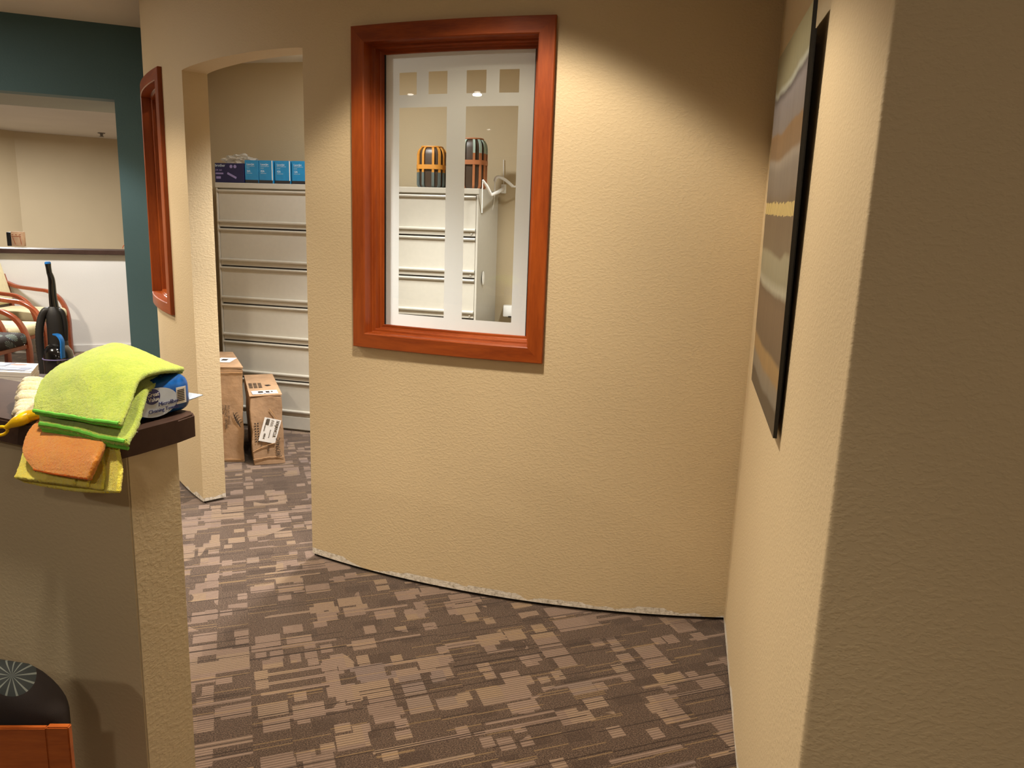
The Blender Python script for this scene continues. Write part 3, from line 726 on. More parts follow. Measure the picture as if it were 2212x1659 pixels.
# slatted jars on the window-side cabinet
def jar(px, w_, h_, label, up_c, mid_c, low_c, band_z, split):
    s = s_of(px, 405); c = cw(s, .15, TOPZ)
    root = thing('banded_jar', label, 'jar', c, 0, None)
    R = w_/2; D = R*.8
    prof_ = [(0, .80), (.02, .93), (.08, 1.), (.80, 1.), (.90, .93), (.955, .80), (.975, .70), (1.0, .70)]
    def rad(v):
        for (a, ra), (b, rb) in zip(prof_, prof_[1:]):
            if v <= b: return ra+(rb-ra)*(v-a)/(b-a)
        return prof_[-1][1]
    mt = Matrix(((cdir.x, cback.x, 0, c.x), (cdir.y, cback.y, 0, c.y), (0, 0, 1, c.z), (0, 0, 0, 1)))
    def fin(bm):
        for v in bm.verts: v.co = mt@v.co
        return bm
    bm = newbm(); loft(bm, [(0, 0, h_*v, (R-.006)*r, (D-.006)*r, .75) for v, r in prof_], 40); obj('jar_body', fin(bm), M['vasebody'], root)
    n = 12
    for i in range(n):
        a = 2*PI*(i+.5)/n; zs = [0, .03, .08, .3, split, .6, .8, .88, .93, .96]
        for (lo, hi, mt_) in ((0, split, low_c), (split, 1, up_c)):
            vals = [lo]+[z for z in zs if lo < z < hi]+([hi] if hi < 1 else [.97])
            bm = newbm(); pts = []
            for v in vals:
                r = rad(v); ca, sa = math.cos(a), math.sin(a)
                pts.append(Vector((math.copysign(abs(ca)**.75, ca)*R*r, math.copysign(abs(sa)**.75, sa)*D*r, h_*v)))
            wd = .0085 if lo == 0 and split < .5 else .0075
            nrm = Vector((math.cos(a), math.sin(a)*1.1, 0)).normalized(); tg = Vector((-nrm.y, nrm.x, 0))
            L_ = [[bm.verts.new(p+tg*wd*sg+nrm*o_) for sg, o_ in ((-1, -.004), (1, -.004), (1, .004), (-1, .004))] for p in pts]
            for p, q_ in zip(L_, L_[1:]):
                for k in range(4): bm.faces.new((p[k], p[(k+1) % 4], q_[(k+1) % 4], q_[k]))
            bm.faces.new(L_[0][::-1]); bm.faces.new(L_[-1])
            obj('slat', fin(bm), mt_, root, sharp=40)
    bm = newbm(); rings = []
    for zz, off in ((-.014, .003), (-.014, .006), (.014, .006), (.014, .003)):
        rings.append([bm.verts.new((math.copysign(abs(math.cos(t))**.75, math.cos(t))*(R+off), math.copysign(abs(math.sin(t))**.75, math.sin(t))*(D+off), h_*band_z+zz)) for t in [2*PI*k/40 for k in range(40)]])
    for a, b in zip(rings, rings[1:]+rings[:1]):
        for k in range(40): bm.faces.new((a[k], a[(k+1) % 40], b[(k+1) % 40], b[k]))
    obj('waist_band', fin(bm), mid_c, root)
    bm = newbm(); tube(bm, [Vector((math.copysign(abs(math.cos(t))**.75, math.cos(t))*R*.72, math.copysign(abs(math.sin(t))**.75, math.sin(t))*D*.72, h_*.985)) for t in [2*PI*k/32 for k in range(33)]], .005, 8, cap=False)
    obj('rim', fin(bm), mid_c, root)
jar(915, .185, .262, 'squat jar of amber slats over a slate blue base on the filing cabinet', M['straporange'], M['straporange'], M['strapslate'], .50, .37)
jar(1003.5, .185, .315, 'taller slatted jar with mint top and rust lower slats on the filing cabinet', M['strapmint'], M['straprust'], M['straprust'], .52, .70)

# ------------------------------------------------------------------ cardboard boxes in the doorway
def cardbox(label, fl, fr, depth_v, h_, lean=0.):
    """fl, fr floor points of the front edge, depth_v vector to the back"""
    root = thing('shipping_carton', label, 'box', ((fl.x+fr.x)/2+depth_v.x/2, (fl.y+fr.y)/2+depth_v.y/2, 0), 0, None)
    x = (fr-fl); b = [fl, fr, fr+depth_v, fl+depth_v]; ln = Vector((lean, 0, 0))
    bm = newbm(); hexa(bm, [p.copy() for p in b], [p+Vector((0, 0, h_))+ln for p in b])
    bmesh.ops.subdivide_edges(bm, edges=bm.edges[:], cuts=5, use_grid_fill=True)
    for v in bm.verts:
        k = .0035; v.co += Vector((math.sin(31*v.co.z+17*v.co.y)*k, math.sin(23*v.co.x+29*v.co.z)*k, 0 if v.co.z < .01 else math.sin(27*v.co.x+19*v.co.y)*k))
    bmesh.ops.bevel(bm, geom=[e for e in bm.edges if len(e.link_faces) == 2 and e.calc_face_angle() > 1], offset=.003, segments=2, affect='EDGES')
    obj('carton_body', bm, M['card'], root)
    bm = newbm(); xn = x.normalized(); dv = depth_v.normalized(); T = Vector((0, 0, h_))+ln
    # top flaps and taped seam
    hexa(bm, [fl+T+Vector((0, 0, .003)), fr+T+Vector((0, 0, .003)), fr+depth_v+T+Vector((0, 0, .003)), fl+depth_v+T+Vector((0, 0, .003))], [fl+T+Vector((0, 0, .009))-dv*.004, fr+T+Vector((0, 0, .012))+xn*.004, fr+depth_v+T+Vector((0, 0, .009)), fl+depth_v+T+Vector((0, 0, .009))])
    fo = obj('top_flap', bm, M['card'], root, smooth=False)
    return root, xn, dv, T
fl, fr = atz(548.5, 1006), atz(616, 1000)
bkL = atz(531, 813, .425); dv_ = Vector((bkL.x-fl.x, bkL.y-fl.y, 0))
root, xn, dv, T = cardbox('shorter scuffed brown shipping carton with white address label on its front, on the carpet', fl, fr, dv_, .425, -.012)
Wd = (fr-fl).length; n3 = xn.cross(Vector((0, 0, 1))).normalized(); FO = fl+n3*.005
def fpt(u, v): return FO+xn*u+Vector((0, 0, v))+Vector((-.012, 0, 0))*(v/.425)+n3*.001
ang = math.radians(-16); lx = xn*math.cos(ang)+Vector((0, 0, math.sin(ang))); ly = -xn*math.sin(ang)+Vector((0, 0, math.cos(ang)))
bm = newbm(); decal(bm, fpt(.035, .158), lx, ly, .100, .15, .0008); lab = obj('address_label', bm, M['paper'], root, smooth=False); lab['label'] = 'white address label set askew'
lo = fpt(.035, .158)+n3*.0015
# print runs down the label, as the photo shows it
text(lab, 'lettering', 'SERJRNCLR', lo+lx*.074+ly*.145, -ly, lx, .025, M['ink'], .85)
text(lab, 'lettering', 'RETURN SERVICE', lo+lx*.012+ly*.142, -ly, lx, .010, M['ink'])
text(lab, 'lettering', '0054', lo+lx*.020+ly*.052, -ly, lx, .017, M['ink'])
bm = newbm()
for k in range(9): decal(bm, lo+lx*.016+ly*(.142-.0045*k), lx, ly, .018, .0025, .0004)
for k in range(7): decal(bm, lo+lx*(.042+.003*(k % 2))+ly*(.140-.006*k), lx, ly, .016, .0014, .0004)
for k in range(6): decal(bm, lo+lx*.05+ly*(.075-.009*k), lx, ly, .006, .004, .0004)
obj('barcode', bm, M['ink'], lab, smooth=False)
text(root, 'lettering', '[8E774hC', fpt(.158, .045), Z3, -xn, .034, M['ink'], .9)
text(root, 'lettering', 'MADE IN TAIWAN', fpt(.088, .190), -Z3, xn, .016, M['ink'], .8)
text(root, 'lettering', 'C/NO. 1-100', fpt(.048, .180), -Z3, xn, .014, M['ink'], .8)
bm = newbm()
for u in (.018, .034): 
    for k in range(8): decal(bm, fpt(u, .26-.016*k), xn, Z3, .007, .009, .0004)
obj('stencilled_marks', bm, M['ink'], root, smooth=False)
for a, b in (((.0, .09), (.13, .135)), ((.0, .04), (.18, .045)), ((.11, .35), (.17, .24))):
    bm = newbm(); tube(bm, [fpt(*a), fpt((a[0]+b[0])/2, (a[1]+b[1])/2+.006), fpt(*b)], .0022, 6); obj('crease', bm, M['tape'], root)
bm = newbm(); tp0 = fl+T+Vector((0, 0, .012)); decal(bm, tp0+xn*.02+dv*.035, xn, dv, Wd-.035, .09, .0008); tl = obj('shipping_label', bm, M['paper'], root, smooth=False)
bm = newbm(); decal(bm, tp0+xn*.055+dv*.06, xn, dv, .03, .045, .0016); decal(bm, tp0+xn*.1+dv*.055, xn, dv, .022, .05, .0016); decal(bm, tp0+xn*.085+dv*.04, xn, dv, .013, .01, .0016); decal(bm, tp0+xn*.13+dv*.07, xn, dv, .012, .03, .0016)
obj('barcode', bm, M['ink'], tl, smooth=False)
bm = newbm()
for r in range(3):
    for k in range(7): decal(bm, tp0+xn*(.012+.028*r)+dv*(.22+.022*k), xn, dv, .021, .010, .0006)
decal(bm, tp0+xn*.12+dv*.26, xn*.8+dv*.4, dv, .03, .03, .0006)
obj('stencilled_marks', bm, M['ink'], root, smooth=False)

fr = atz(528, 998); fl = fr+Vector((-.29, -.02, 0)); bk = atz(500, 763, .585)
dv_ = Vector((bk.x-fr.x, bk.y-fr.y, 0))
root, xn, dv, T = cardbox('taller brown shipping carton half hidden behind the left door jamb', fl, fr, dv_, .585, .01)
n3 = xn.cross(Vector((0, 0, 1))).normalized(); FO = fl+n3*.005
def fpt(u, v): return FO+xn*u+Vector((0, 0, v))+Vector((.01, 0, 0))*(v/.585)+n3*.001
text(root, 'lettering', 'P.O. NO. EPOCCS', fpt(.198, .360), -Z3, xn, .018, M['ink'], .85)
text(root, 'lettering', 'PART NO. 10047BRL', fpt(.180, .362), -Z3, xn, .018, M['ink'], .95)
text(root, 'lettering', 'COLOR', fpt(.162, .362), -Z3, xn, .018, M['ink'], .95)
bm = newbm(); L0 = fpt(.245, .26)
tube(bm, smooth_path([fpt(.275, .225), fpt(.248, .262), fpt(.235, .30)]), .0018, 6)
for k in range(5):
    a = fpt(.268-.007*k, .234+.014*k); tube(bm, smooth_path([a, a+xn*.004+Z3*.018, a+xn*.018+Z3*.026]), .0015, 6); tube(bm, smooth_path([a, a-xn*.006+Z3*.012, a-xn*.008+Z3*.028]), .0015, 6)
obj('twig_emblem', bm, M['ink'], root)
bm = newbm(); tp0 = fl+T+Vector((0, 0, .012)); decal(bm, tp0+xn*.13+dv*.16, xn, dv, .10, .16, .0008); tl = obj('shipping_label', bm, M['paper'], root, smooth=False)
bm = newbm(); decal(bm, tp0+xn*.18+dv*.22, xn, dv, .035, .05, .0016); obj('barcode', bm, M['ink'], tl, smooth=False)
bm = newbm(); tube(bm, [fl+T+Vector((0, 0, -.022))+n3*.004, fr+T+Vector((0, 0, -.022))+n3*.004], .002, 6); obj('crease', bm, M['tape'], root); bm = newbm(); tube(bm, [fpt(.0, .015), fpt(.285, .018)], .0022, 6); obj('crease', bm, M['tape'], root)

# ------------------------------------------------------------------ storage room counter, dispenser, bent white tubes
bm = newbm()
dk = [at(1064, 690, 5.30), at(1400, 690, 5.05), at(1400, 690, 4.62), at(1118, 690, 4.62)]
p0 = atz(1074, 690, .86); p1 = atz(1100, 680, .86)
cnt = [Vector((-.055, 4.72)), Vector((1.3, 4.38)), Vector((1.45, 4.98)), Vector((.05, 5.33))]
prism(bm, [c.xy for c in cnt], .82, .86); t_ = thing('counter', 'pale grey worktop seen through the lower right clear panel', 'counter', (.6, 4.9, 0)); obj('worktop', bm, M['greylam'], t_, smooth=False)
bm = newbm(); cc = sum(cnt, Vector((0, 0)))/4
prism(bm, [(cc+(c-cc)*.96).xy for c in cnt], .0, .82); obj('counter_base', bm, M['greylam'], t_, smooth=False)
def dispenser():
    p = atz(1086, 686, .86); root = thing('paper_dispenser', 'small white dispenser box standing on the pale grey worktop', 'dispenser', p)
    bm = newbm(); box(bm, (p.x+.06, p.y+.06, .86+.042), (.12, .10, .076), bevel=.008); obj('housing', bm, M['whiteplastic'], root)
    bm = newbm(); box(bm, (p.x+.072, p.y+.0095, .866), (.07, .004, .010)); obj('slot', bm, M['black'], root, smooth=False)
    bm = newbm(); box(bm, (p.x+.095, p.y+.009, .905), (.018, .003, .034)); obj('blue_label', bm, M['tonerblue'], root, smooth=False)
dispenser()
def arms():  # white shapes showing in the pane, built as solid tubes behind it
    Yb = None
    def bw(px, py, off=0.):   # on the storage back wall, moved off towards the hall
        a, b = cw(0, .5-off, 0), cw(1, .5-off, 0); return onplane(px, py, a.xy, b.xy)
    root = thing('bent_tube', 'white bent tube with a curved elbow and hanging cord, farther right', 'wall arm', bw(1150, 403))
    bm = newbm(); c = bw(1150, 403, .012); box(bm, c, (.035, .03, .075), bevel=.004); obj('wall_bracket', bm, M['whiteplastic'], root)
    bm = newbm(); tube(bm, [bw(1150, 403, .02), bw(1108, 403, .12)], .006, 10); tube(bm, smooth_path([bw(1108, 403, .12), bw(1092, 389, .14), bw(1078, 382, .16), bw(1071, 385, .17), bw(1069, 392, .17)]), [.010]*25, 10); obj('curved_arm', bm, M['whiteplastic'], root)
    bm = newbm(); tube(bm, smooth_path([bw(1069, 392, .17), bw(1068, 425, .17), bw(1066, 440, .17), bw(1062, 462, .17)]), .0035, 8); obj('cord', bm, M['whiteplastic'], root)
    root = thing('bent_tube', 'white tube bent in a sharp V beside the cabinet top', 'wall arm', bw(1088, 408))
    bm = newbm(); c = bw(1088, 408, .012); box(bm, c, (.035, .03, .06), bevel=.004); tube(bm, [bw(1088, 400, .01), bw(1088, 345, .01)], .003, 8); obj('wall_bracket', bm, M['whiteplastic'], root)
    bm = newbm(); tube(bm, [bw(1087, 408, .03), bw(1076, 415, .28), bw(1062, 421, .50)], [.013, .012, .009], 10); obj('lower_arm', bm, M['whiteplastic'], root)
    bm = newbm(); tube(bm, [bw(1062, 422, .50), bw(1052, 402, .54), bw(1043, 389, .57)], [.008, .009, .006], 10); obj('upper_arm', bm, M['whiteplastic'], root)
    bm = newbm(); tube(bm, smooth_path([bw(1043, 389, .57), bw(1042, 410, .57), bw(1041.5, 440, .57), bw(1041, 460, .57)]), .003, 8); obj('cord', bm, M['whiteplastic'], root)
    bm = newbm(); c = cw(s_r+.006, .12, 1.145)
    r = bmesh.ops.create_uvsphere(bm, u_segments=12, v_segments=8, radius=1)
    side = Matrix(((cdir.x*.003, cback.x*.028, 0, c.x), (cdir.y*.003, cback.y*.028, 0, c.y), (0, 0, .045, c.z), (0, 0, 0, 1)))
    for v in bm.verts: v.co = side@v.co
    tag(obj('key_tag', bm, M['whiteplastic']), 'small white oval tag stuck on the side of the filing cabinet', 'tag')
arms()

# ------------------------------------------------------------------ ceiling downlights
def downlight(x, y, z, label, grp):
    root = thing('downlight', label, 'ceiling light', (x, y, z-.004), 0, grp)
    bm = newbm()
    n = 32
    rr = [(.075, 0), (.095, -.001), (.098, -.006), (.095, -.010), (.075, -.008)]
    rings = [[bm.verts.new((x+r*math.cos(2*PI*k/n), y+r*math.sin(2*PI*k/n), z+h_-.001)) for k in range(n)] for r, h_ in rr]
    for a, b in zip(rings, rings[1:]+rings[:1]):
        for k in range(n): bm.faces.new((a[k], a[(k+1) % n], b[(k+1) % n], b[k]))
    obj('trim_ring', bm, M['whiteplastic'], root)
    bm = newbm(); disc(bm, (x, y, z-.003), (1, 0, 0), (0, 1, 0), .074, .074, .001); obj('lens', bm, M['lamp'], root)
DL = {(-.29, 2.13): 'in front of the frosted window', (-.97, 1.2): 'over the towels on the half wall', (-2.55, 3.25): 'in front of the doorway jamb',
      (-3.15, 4.5): 'nearest the teal wall', (-4.5, .05): 'mirrored at the upper left of the glass', (-3.2, -.80): 'mirrored above the tall right panel',
      (-4.75, -3.4): 'mirrored faintly within the tall right panel', (2.3, -2.6): 'added as fill behind the right wall corner', (-4.9, 3.9): 'added as fill near the left wall'}  # the last two are added fill lights, unseen
for x, y in ((-.29, 2.13), (-.97, 1.2), (-2.55, 3.25), (-3.15, 4.5), (-4.5, .05), (-3.2, -.80), (-4.75, -3.4), (2.3, -2.6), (-4.9, 3.9)):
    downlight(x, y, HALL_Z, 'round recessed downlight in the hall ceiling, '+DL[(x, y)], 'hall ceiling downlights')

# ------------------------------------------------------------------ reception counter bits
p = atz(18, 531.5, 1.078); root = thing('wooden_block', 'small pale wooden block with dark sketch lines on the far counter', 'ornament', p)
bm = newbm(); a = at(10, 531, p.y+.05); a = p
W_ = .165; bm = newbm(); box(bm, (p.x+.085, p.y+.05, 1.078+.078), (.13, .05, .155), bevel=.006); obj('block', bm, card_mat('pale_wood', srgb(196, 158, 122)), root)
bm = newbm(); box(bm, (p.x-.005, p.y+.055, 1.078+.074), (.045, .06, .148), bevel=.004); obj('dark_side', bm, M['black'], root)
bm = newbm(); q = Vector((p.x+.03, p.y+.0245, 1.078)); 
for a, b in (((.0, .105), (.10, .105)), ((.01, .10), (.035, .02)), ((.09, .10), (.10, .02)), ((.0, .12), (.02, .125)), ((.04, .125), (.06, .12)), ((.08, .12), (.1, .125))):
    tube(bm, [q+Vector((a[0], 0, a[1])), q+Vector((b[0], 0, b[1]))], .003, 6)
obj('drawn_lines', bm, M['rustprint'], root)
p = atz(262, 537, 1.078); bm = newbm(); tube(bm, [p+Vector((.04-.05*math.cos(t), .05, .0+.045*math.sin(t))) for t in [PI*k/12 for k in range(13)]], .004, 8)
tag(obj('wire_loop', bm, M['redwire']), 'thin orange wire loop standing up on the far counter', 'wire')
p = atz(219, 287, z_op+.02); bm = newbm(); loft(bm, [(p.x, p.y, z_op+.019, .055, .055), (p.x, p.y, z_op+.01, .055, .055), (p.x, p.y, z_op+.005, .025, .025), (p.x, p.y, z_op-.03, .018, .018), (p.x, p.y, z_op-.035, .035, .035), (p.x, p.y, z_op-.04, .035, .035)], 20)
tag(obj('fire_sprinkler', bm, flat('brushed_metal', srgb(120, 115, 110), .4, .6)), 'small metal sprinkler head under the reception ceiling', 'sprinkler')

# ------------------------------------------------------------------ waiting chairs in a row, facing right
def chair(xf, yf, yn, label, seatmat):
    """xf = x of the front legs, yf / yn the far and near arm"""
    yc = (yf+yn)/2; hw = (yf-yn)/2
    root = thing('waiting_chair', label, 'chair', (xf-.3, yc, 0), 0, 'waiting chairs')
    for sg in (1, -1):
        y = yc+sg*hw
        pts = smooth_path([(xf+.015, y, 0), (xf+.015, y, .2), (xf+.01, y, .42), (xf-.05, y, .575), (xf-.16, y, .655), (xf-.30, y, .675), (xf-.5, y, .70), (xf-.64, y, .76)], 5)
        bm = newbm(); tube(bm, pts, 1., 12, flat_=(.017, .026, Vector((0, 1, 0)))); obj('arm', bm, M['chairwood'], root)
        bm = newbm(); tube(bm, smooth_path([(xf-.62, y, 0), (xf-.56, y, .25), (xf-.56, y, .5), (xf-.62, y, .82)], 5), 1., 12, flat_=(.017, .022, Vector((0, 1, 0)))); obj('leg', bm, M['chairwood'], root)
    bm = newbm(); box(bm, (xf-.26, yc, .45), (.60, hw*2-.06, .11), bevel=.045, seg=4); obj('seat', bm, seatmat, root)
    bm = newbm(); box(bm, (0, 0, 0), (.09, hw*2-.05, .44), bevel=.035, seg=4)
    mt = Matrix.Translation((xf-.60, yc, .74))@Matrix.Rotation(math.radians(-14), 4, 'Y')
    for v in bm.verts: v.co = mt@v.co
    obj('backrest', bm, seatmat, root)
    bm = newbm(); box(bm, (xf-.26, yc, .385), (.56, hw*2-.035, .035), bevel=.004, seg=1); obj('seat_frame', bm, M['chairwood'], root)
a = at(146, 700, 7.9); chair(a.x, 7.9, 7.38, 'beige waiting chair nearest the pale half wall', M['cream'])
a = at(96, 700, 6.86); chair(a.x, 6.84, 6.30, 'beige waiting chair in the middle, between the dark-seated chair and the half wall one', M['cream'])
a = at(57, 730, 6.2); chair(a.x, 6.20, 5.62, 'waiting chair with the dark patterned seat nearest the vacuum cleaner', M['cushion'])

# ------------------------------------------------------------------ upright vacuum cleaner
def vacuum():
    Y = 5.75; c = at(127, 760, Y); root = thing('vacuum_cleaner', 'black upright vacuum cleaner with blue handle tip and blue carry handle', 'vacuum cleaner', (c.x, Y, 0))
    V = lambda px, py, dy=0.: at(px, py, Y+dy)
    bm = newbm(); tube(bm, smooth_path([V(107, 590), V(111.5, 606), V(114, 640), V(117.5, 668), V(119, 690)], 5), [.019+.0009*k for k in range(21)], 16); obj('handle_shaft', bm, M['blackgloss'], root)
    bm = newbm(); tube(bm, smooth_path([V(103, 568), V(104, 574), V(107, 592)], 4), [.019, .021, .021, .021, .02, .019, .019, .019, .019], 16); obj('grip', bm, M['blackgloss'], root)
    bm = newbm(); tube(bm, smooth_path([V(102.5, 565), V(103.3, 570)], 3), [.014, .02, .0215, .0215], 16); obj('grip_tip', bm, M['blue'], root)
    z = lambda py: V(120, py).z; xx = lambda px: V(px, 700).x
    bm = newbm(); loft(bm, [(xx(122), Y, z(812), .055, .06), (xx(122), Y, z(760), .068, .07), (xx(122), Y, z(735), .062, .065), (xx(122), Y, z(700), .062, .06), (xx(121), Y, z(680), .060, .055), (xx(120), Y, z(668), .045, .045), (xx(119.5), Y, z(662), .030, .035)], 28, .8); obj('upper_body', bm, M['black'], root)
    bm = newbm(); loft(bm, [(xx(127), Y-.05, .20, .09, .09), (xx(128), Y-.05, z(815), .098, .10), (xx(129), Y-.05, z(772), .102, .10), (xx(129), Y-.05, z(756), .094, .09), (xx(128), Y-.05, z(745), .07, .07), (xx(127), Y-.05, z(740), .04, .04)], 32, .9); obj('dust_canister', bm, M['blackgloss'], root)
    bm = newbm(); loft(bm, [(xx(129), Y-.05, z(771), .1045, .1025, .9), (xx(129), Y-.05, z(769.5), .1045, .1025, .9)], 32); obj('canister_band', bm, M['lilac'], root)
    bm = newbm(); tube(bm, smooth_path([V(119, 722, -.10), V(127, 725, -.15), V(134, 737, -.17), V(135, 755, -.17), V(136, 773, -.16)], 5), 1., 12, flat_=(.006, .019, Vector((.2, 1, 0)).normalized())); obj('carry_handle', bm, M['blue'], root)
    bm = newbm(); hp = smooth_path([V(110, 672, -.01), V(98, 672, -.03), V(89, 690, -.04), V(85, 720, -.05), V(88, 760, -.05), V(94, 800, -.05), V(98, 840, -.04), V(104, 862, -.03)], 12)
    tube(bm, hp, [.027+.0015*(i % 2) for i in range(len(hp))], 16); obj('hose', bm, M['hose'], root)
    bm = newbm(); tube(bm, smooth_path([V(124, 670), V(134, 675), V(140, 700), V(141, 735)], 5), .020, 14); obj('cord_wrap', bm, M['black'], root)
    x0 = xx(127); bm = newbm(); loft(bm, [(x0+.02, Y-.06, .012, .15, .19, .5), (x0+.02, Y-.06, .07, .15, .19, .5), (x0+.02, Y-.04, .11, .12, .14, .6), (x0+.01, Y-.03, .22, .08, .08, .9)], 32); obj('floor_head', bm, M['blackgloss'], root)
    for sg in (-1, 1):
        bm = newbm(); tube(bm, [Vector((x0+.02+sg*.13, Y+.1, .035)), Vector((x0+.02+sg*.16, Y+.1, .035))], .035, 20); obj('wheel', bm, M['black'], root)
vacuum()

# ------------------------------------------------------------------ end table with a stack of magazines
TZ = .52; tr_ = atz(84, 785, .60)
fx = Vector((1, .0, 0)); cor = [atz(83, 785.5, .60), atz(58, 816, .60)]; e_side = (cor[1]-cor[0]); e_side.z = 0; e_side.normalize(); e_top = Vector((-1, 0.02, 0)).normalized()
root = thing('end_table', 'low dark brown end table beyond the half wall, under the magazines', 'table', (cor[0].x-.25, cor[0].y-.2, 0))
bm = newbm(); c = Vector((cor[0].x-.24, cor[0].y-.20, 0)); box(bm, (c.x, c.y, TZ-.015), (.62, .58, .03), bevel=.004); obj('tabletop', bm, M['ledge'], root)
for sx in (-1, 1):
    for sy in (-1, 1):
        bm = newbm(); box(bm, (c.x+sx*.27, c.y+sy*.25, (TZ-.03)/2), (.04, .04, TZ-.03), bevel=.003); obj('leg', bm, M['ledge'], root)
for k in range(6):
    z0 = TZ+.0005+k*.0135; off = Vector((random.uniform(-.004, .004), random.uniform(-.004, .004), 0)) if k < 5 else Vector((0, 0, 0))
    a = Vector((cor[0].x, cor[0].y, z0))+off; L_ = (cor[1]-cor[0]).length; b_ = a+e_side*.29; q = [a, a+e_top*.36, b_+e_top*.36, b_]
    q = [a, a+e_top*.36, b_+e_top*.36, b_]
    bm = newbm(); hexa(bm, q, [v+Vector((0, 0, .012)) for v in q]); nm = 'magazine'
    if k == 5:
        r_ = thing(nm, 'white-covered magazine with blue and rust print, topmost of the stack on the end table', 'magazine', a)
        obj('pages', bm, M['paper'], r_, smooth=False)
        up3 = -e_side; O = b_+Vector((0, 0, .0125)); X_ = e_top
        def md(bm, u, v, w_, h_): decal(bm, O-X_*0+X_*(u+w_)+up3*v, -X_, up3, w_, h_, .0006)
        bm = newbm(); md(bm, .045, .055, .26, .085); md(bm, .175, .17, .07, .10); obj('blue_print', bm, M['cyan'], r_, smooth=False)
        bm = newbm(); md(bm, .09, .085, .12, .03); md(bm, .185, .19, .05, .05); 
        for v in bm.verts: v.co.z += .0006
        obj('pale_print', bm, M['whiteink'], r_, smooth=False)
        bm = newbm(); md(bm, .0, .035, .33, .008); obj('dark_rule', bm, M['ink'], r_, smooth=False)
        bm = newbm(); disc(bm, O+X_*.105+up3*.235, -X_, up3, .045, .022, .0008); obj('rust_print', bm, M['rustprint'], r_)
    else:
        tag(obj(nm, bm, M['paper'], smooth=False), ['pale magazine at the very bottom of the stack, lying on the end table', 'pale magazine lying on the bottommost one of the end table stack', 'pale magazine in the middle of the end table stack', 'pale magazine, third from the top of the end table stack', 'pale magazine directly under the printed cover on the end table stack'][k], 'magazine', 'magazines in the end table stack')

# ------------------------------------------------------------------ near chair at lower left
def near_chair():
    root = thing('armchair', 'orange-stained wooden chair with a dark leaf-printed cushion at the foot of the half wall', 'chair', (-.95, 1.25, 0))
    A = at(147, 1572, 1.27); zt = A.z; cu_ = Vector((-1, -.055)).normalized(); cw_ = Vector((-cu_.y, cu_.x)); cw_ = cw_ if cw_.y > 0 else -cw_
    def P(s, n, z): v = Vector((A.x, A.y))+cu_*s+cw_*n; return Vector((v.x, v.y, z))
    def bx(name, s0, s1, n0, n1, z0, z1, mat, bev=.003):
        bm = newbm(); q = [P(s0, n0, 0), P(s1, n0, 0), P(s1, n1, 0), P(s0, n1, 0)]
        hexa(bm, [v+Vector((0, 0, z0)) for v in q], [v+Vector((0, 0, z1)) for v in q]); bmesh.ops.bevel(bm, geom=bm.edges[:], offset=bev, segments=2, affect='EDGES')
        return obj(name, bm, mat, root)
    bx('leg', 0, .041, .0, .014, 0, zt, M['orangewood'], .002)
    bx('leg', .56, .60, .0, .014, 0, zt, M['orangewood'], .002)
    
    bx('frame_rail', .0415, .5595, .001, .012, zt-.17, zt-.002, M['orangewood'], .002)
    # bulging cushion between the frame and the wall
    bm = newbm(); box(bm, (0, 0, 0), (.60, .17, .38), bevel=.08, seg=6)
    bmesh.ops.subdivide_edges(bm, edges=bm.edges[:], cuts=1, use_grid_fill=True)
    base = P(.342, .075, zt-.072)
    ax = Vector((cu_.x, cu_.y, 0)); ay = Vector((cw_.x, cw_.y, 0))
    for v in bm.verts:
        x, y, z = v.co; k = 1-.55*(abs(x)/.30)**3*(1 if z > 0 else .1)
        z2 = (z*k if z > 0 else z)
        v.co = base+ax*x+ay*y*.62+Vector((0, 0, z2))
    cu = obj('cushion', bm, M['cushion'], root, sharp=80)
near_chair()

